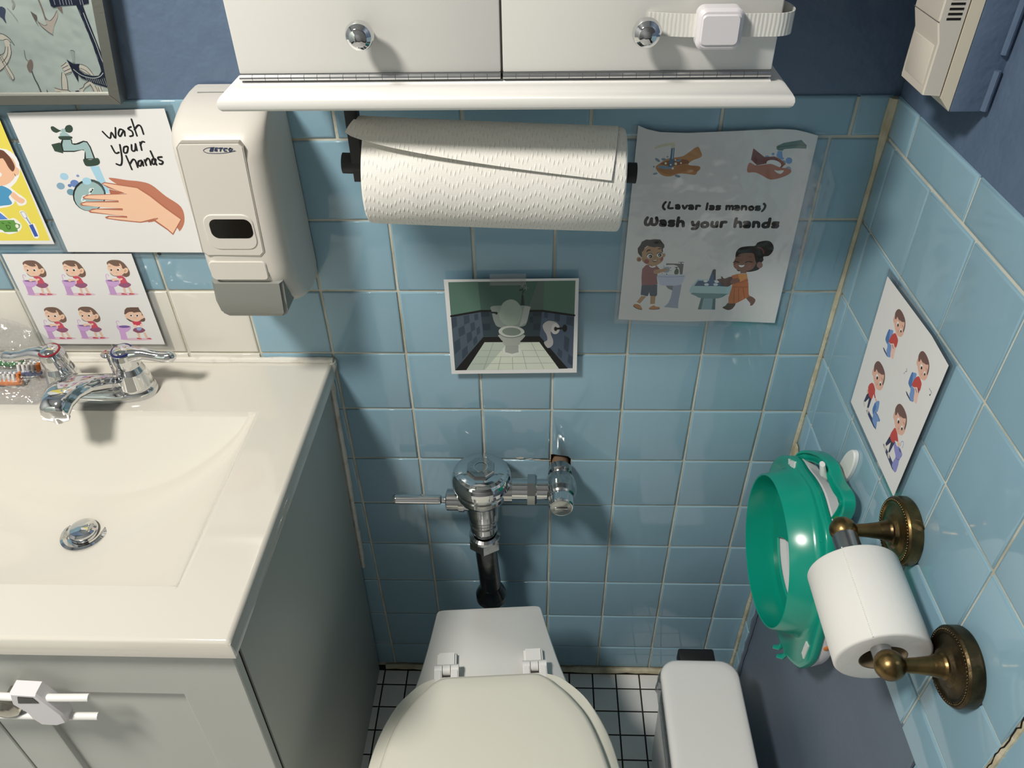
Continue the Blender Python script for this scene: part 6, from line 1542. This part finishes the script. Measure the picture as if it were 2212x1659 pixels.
def paper_roll():
    a = Vector((.6565, -.3735, .8400)); c = Vector((.6590, -.4770, .8300)); d = (c - a).normalized()
    t = thing('toilet_paper_roll', (.66, -.42, .79), 'white roll of toilet paper on the brass holder', 'toilet paper')
    e1 = Vector((-1, 0, 0)); e1 = (e1 - d * e1.dot(d)).normalized(); e2 = d.cross(e1)
    if e2.z < 0: e2 = -e2
    n = 96; L = (c - a).length; R = .0482
    def pt(s, r, t_): return a + d * (L * s) + (e1 * math.cos(t_) + e2 * math.sin(t_)) * r
    seam = math.radians(62)
    def rr(i):
        t_ = (2 * PI * i / n - seam) % (2 * PI)
        return R + .0009 * (1 - t_ / (2 * PI))
    b = MB()
    prof = [(0, .0240), (0, -.0035), (.006, -.001), (.02, 0), (.98, 0), (.994, -.001), (1, -.0035), (1, .0240)]
    b.rings([[pt(s, (r if r > .01 else rr(i) + r), 2 * PI * i / n) for i in range(n)] for s, r in prof], 'tp', False, False)
    for q in range(46):                                       # perforated edge of the last sheet
        s = (q + .15 * random.random()) / 46
        b.tube([pt(s, R + .0006, seam - .004), pt(s + .014, R + .0006, seam + random.uniform(-.004, .006))], .0007, 'tp', 5)
    b.done('roll', t, sharp=50)
    k = MB(); k.rings([[pt(s, r, 2 * PI * i / 40) for i in range(40)] for s, r in ((.004, .0240), (.004, .0230), (.996, .0230), (.996, .0240))], 'core', False, False); k.done('core', t, label='brown cardboard core')

# ------------------------------------------------------------------ unit on the right wall
def wall_unit():
    t = thing('wall_control_unit', (XR, -.16, 1.28), 'beige plastic control unit with black vent slots high on the right wall', 'control unit')
    b = MB(); yn, yf = -.19, -.095
    b.box((.6885, yn, 1.2815), (XR + .01, yf, 1.66), 'paint', .0025); b.done('backing_box', t, label='blue painted backing box')
    b = MB()
    b.tube([(XR - .0025, yn - .002, 1.284), (XR - .0025, yn - .002, 1.320)], .0032, 'paint', 8); b.tube([(XR - .0025, yn - .002, 1.334), (XR - .0025, yn - .002, 1.64)], .0032, 'paint', 8); b.done('paint_ridge', t)
    b = MB(); b.rings([[(.6885, yn, 1.2825), (.6885, yf, 1.2825), (.6885, yf, 1.66), (.6885, yn, 1.66)], [(.6775, yn, 1.2945), (.6775, yf, 1.2945), (.6775, yf, 1.66), (.6775, yn, 1.66)]], 'cream'); b.done('mounting_plate', t, flat=True, label='cream mounting plate')
    g = MB(); g.box((.6755, yn + .003, 1.2975), (.6776, yf - .003, 1.65), 'cab_in'); g.done('shadow_gap', t)
    b = MB(); y0, y1 = yn + .0005, -.1335
    pr = [(.6760, 1.2968), (.6602, 1.2978), (.6598, 1.3010), (.6597, 1.3435), (.6545, 1.3595), (.6543, 1.40), (.6543, 1.62), (.6760, 1.62)]
    rs = []
    for y, i in ((y0, .0012), (y0 + .0012, 0), (y1 - .0012, 0), (y1, .0012)):
        rs.append([(x + (i if x < .675 else 0), y, z) for x, z in pr])
    b.rings(rs, 'beige'); h = b.done('housing', t, sharp=25)
    d = MB(); d.box((.6592, y0 + .006, 1.3050), (.6610, y1 - .005, 1.3400), 'beige', .0006); d.done('access_panel', h)
    s = MB()
    for i in range(14):
        z = 1.3625 + i * .0041
        s.box((.6605, y0 - .0004, z), (.6725, y0 + .004, z + .0018), 'void')
    s.box((.6540, y0 - .0002, 1.3608), (.6552, y1 + .001, 1.3612), 'cab_in')
    s.done('vent_slots', h, label='black vent slots')

# ------------------------------------------------------------------ slide lock on the vanity knobs
def slide_lock():
    t = thing('slide_lock', (-.26, -.49, .72), 'white U-shaped child slide lock hung on the vanity knobs', 'child lock')
    y = -.4885
    b = MB()
    b.tube(catmull([(-.1905, y + .001, .7405), (-.255, y - .004, .7475), (-.330, y - .006, .7550), (-.395, y - .004, .7530), (-.412, y - .003, .7280), (-.395, y - .003, .7020), (-.33, y - .003, .7060), (-.255, y - .001, .7020), (-.1965, y + .003, .6960)], False, 4), .0045, 'wplas', 12); b.done('u_bar', t)
    c = MB(); c.prism([(-.2725, .7430), (-.2660, .7640), (-.2380, .7620), (-.2330, .7480), (-.2240, .7200), (-.2250, .7020), (-.2380, .6950), (-.2560, .6960), (-.2620, .7080), (-.2640, .7240)], lambda u, v, d: (u, d, v), y + .007, y - .0095, 'lplas', inset=.0025); c = c.done('slider', t, label='lilac white sliding block')
    d = MB(); d.prism([(-.2630, .7455), (-.2585, .7585), (-.2420, .7570), (-.2395, .7465)], lambda u, v, d: (u, d, v), y - .009, y - .0102, 'win'); d.done('release_button', c, label='dark release button')

# ------------------------------------------------------------------ camera and view
def camera():
    a, p, r = -.0441135, .6841512, -.0222777
    ca, sa = math.cos(a), math.sin(a)
    fw = Vector((sa * math.cos(p), ca * math.cos(p), -math.sin(p))); rt = Vector((ca, -sa, 0)); up = rt.cross(fw)
    R = rt * math.cos(r) + up * math.sin(r); U = up * math.cos(r) - rt * math.sin(r)
    m = Matrix(((R.x, U.x, -fw.x), (R.y, U.y, -fw.y), (R.z, U.z, -fw.z))).to_4x4()
    m.translation = Vector((.308291, -.928894, 1.554997))
    c = bpy.data.cameras.new('camera'); c.sensor_width = 36; c.lens = 1694.527 / 2212 * 36; c.clip_start = .01
    o = bpy.data.objects.new('camera', c); COL.objects.link(o); o.matrix_world = m; SC.camera = o

LX, LY, LE = -.57, -1.02, 40
ceiling_lamp(); vanity(); counter(); faucet(); toothbrush_bag(); dispenser(); wall_cabinet(); strap_lock(); towel_holder(); towel_roll(); papers(); mirror()
flush_valve(); toilet(); bin_(); potty_seat(); hook(); paper_holder(); paper_roll(); wall_unit(); slide_lock(); camera()
w = bpy.data.worlds.new('world'); SC.world = w; w.use_nodes = True
w.node_tree.nodes['Background'].inputs[0].default_value = (.5, .55, .6, 1); w.node_tree.nodes['Background'].inputs[1].default_value = .2
SC.view_settings.view_transform = 'Standard'; SC.view_settings.look = 'None'; SC.view_settings.gamma = 1; SC.view_settings.use_curve_mapping = False
SC.view_settings.exposure = 0.0
SC.cycles.max_bounces = 8; SC.cycles.transparent_max_bounces = 12; SC.cycles.sample_clamp_indirect = 6; SC.cycles.use_denoising = True
SC.cycles.caustics_reflective = False; SC.cycles.caustics_refractive = False
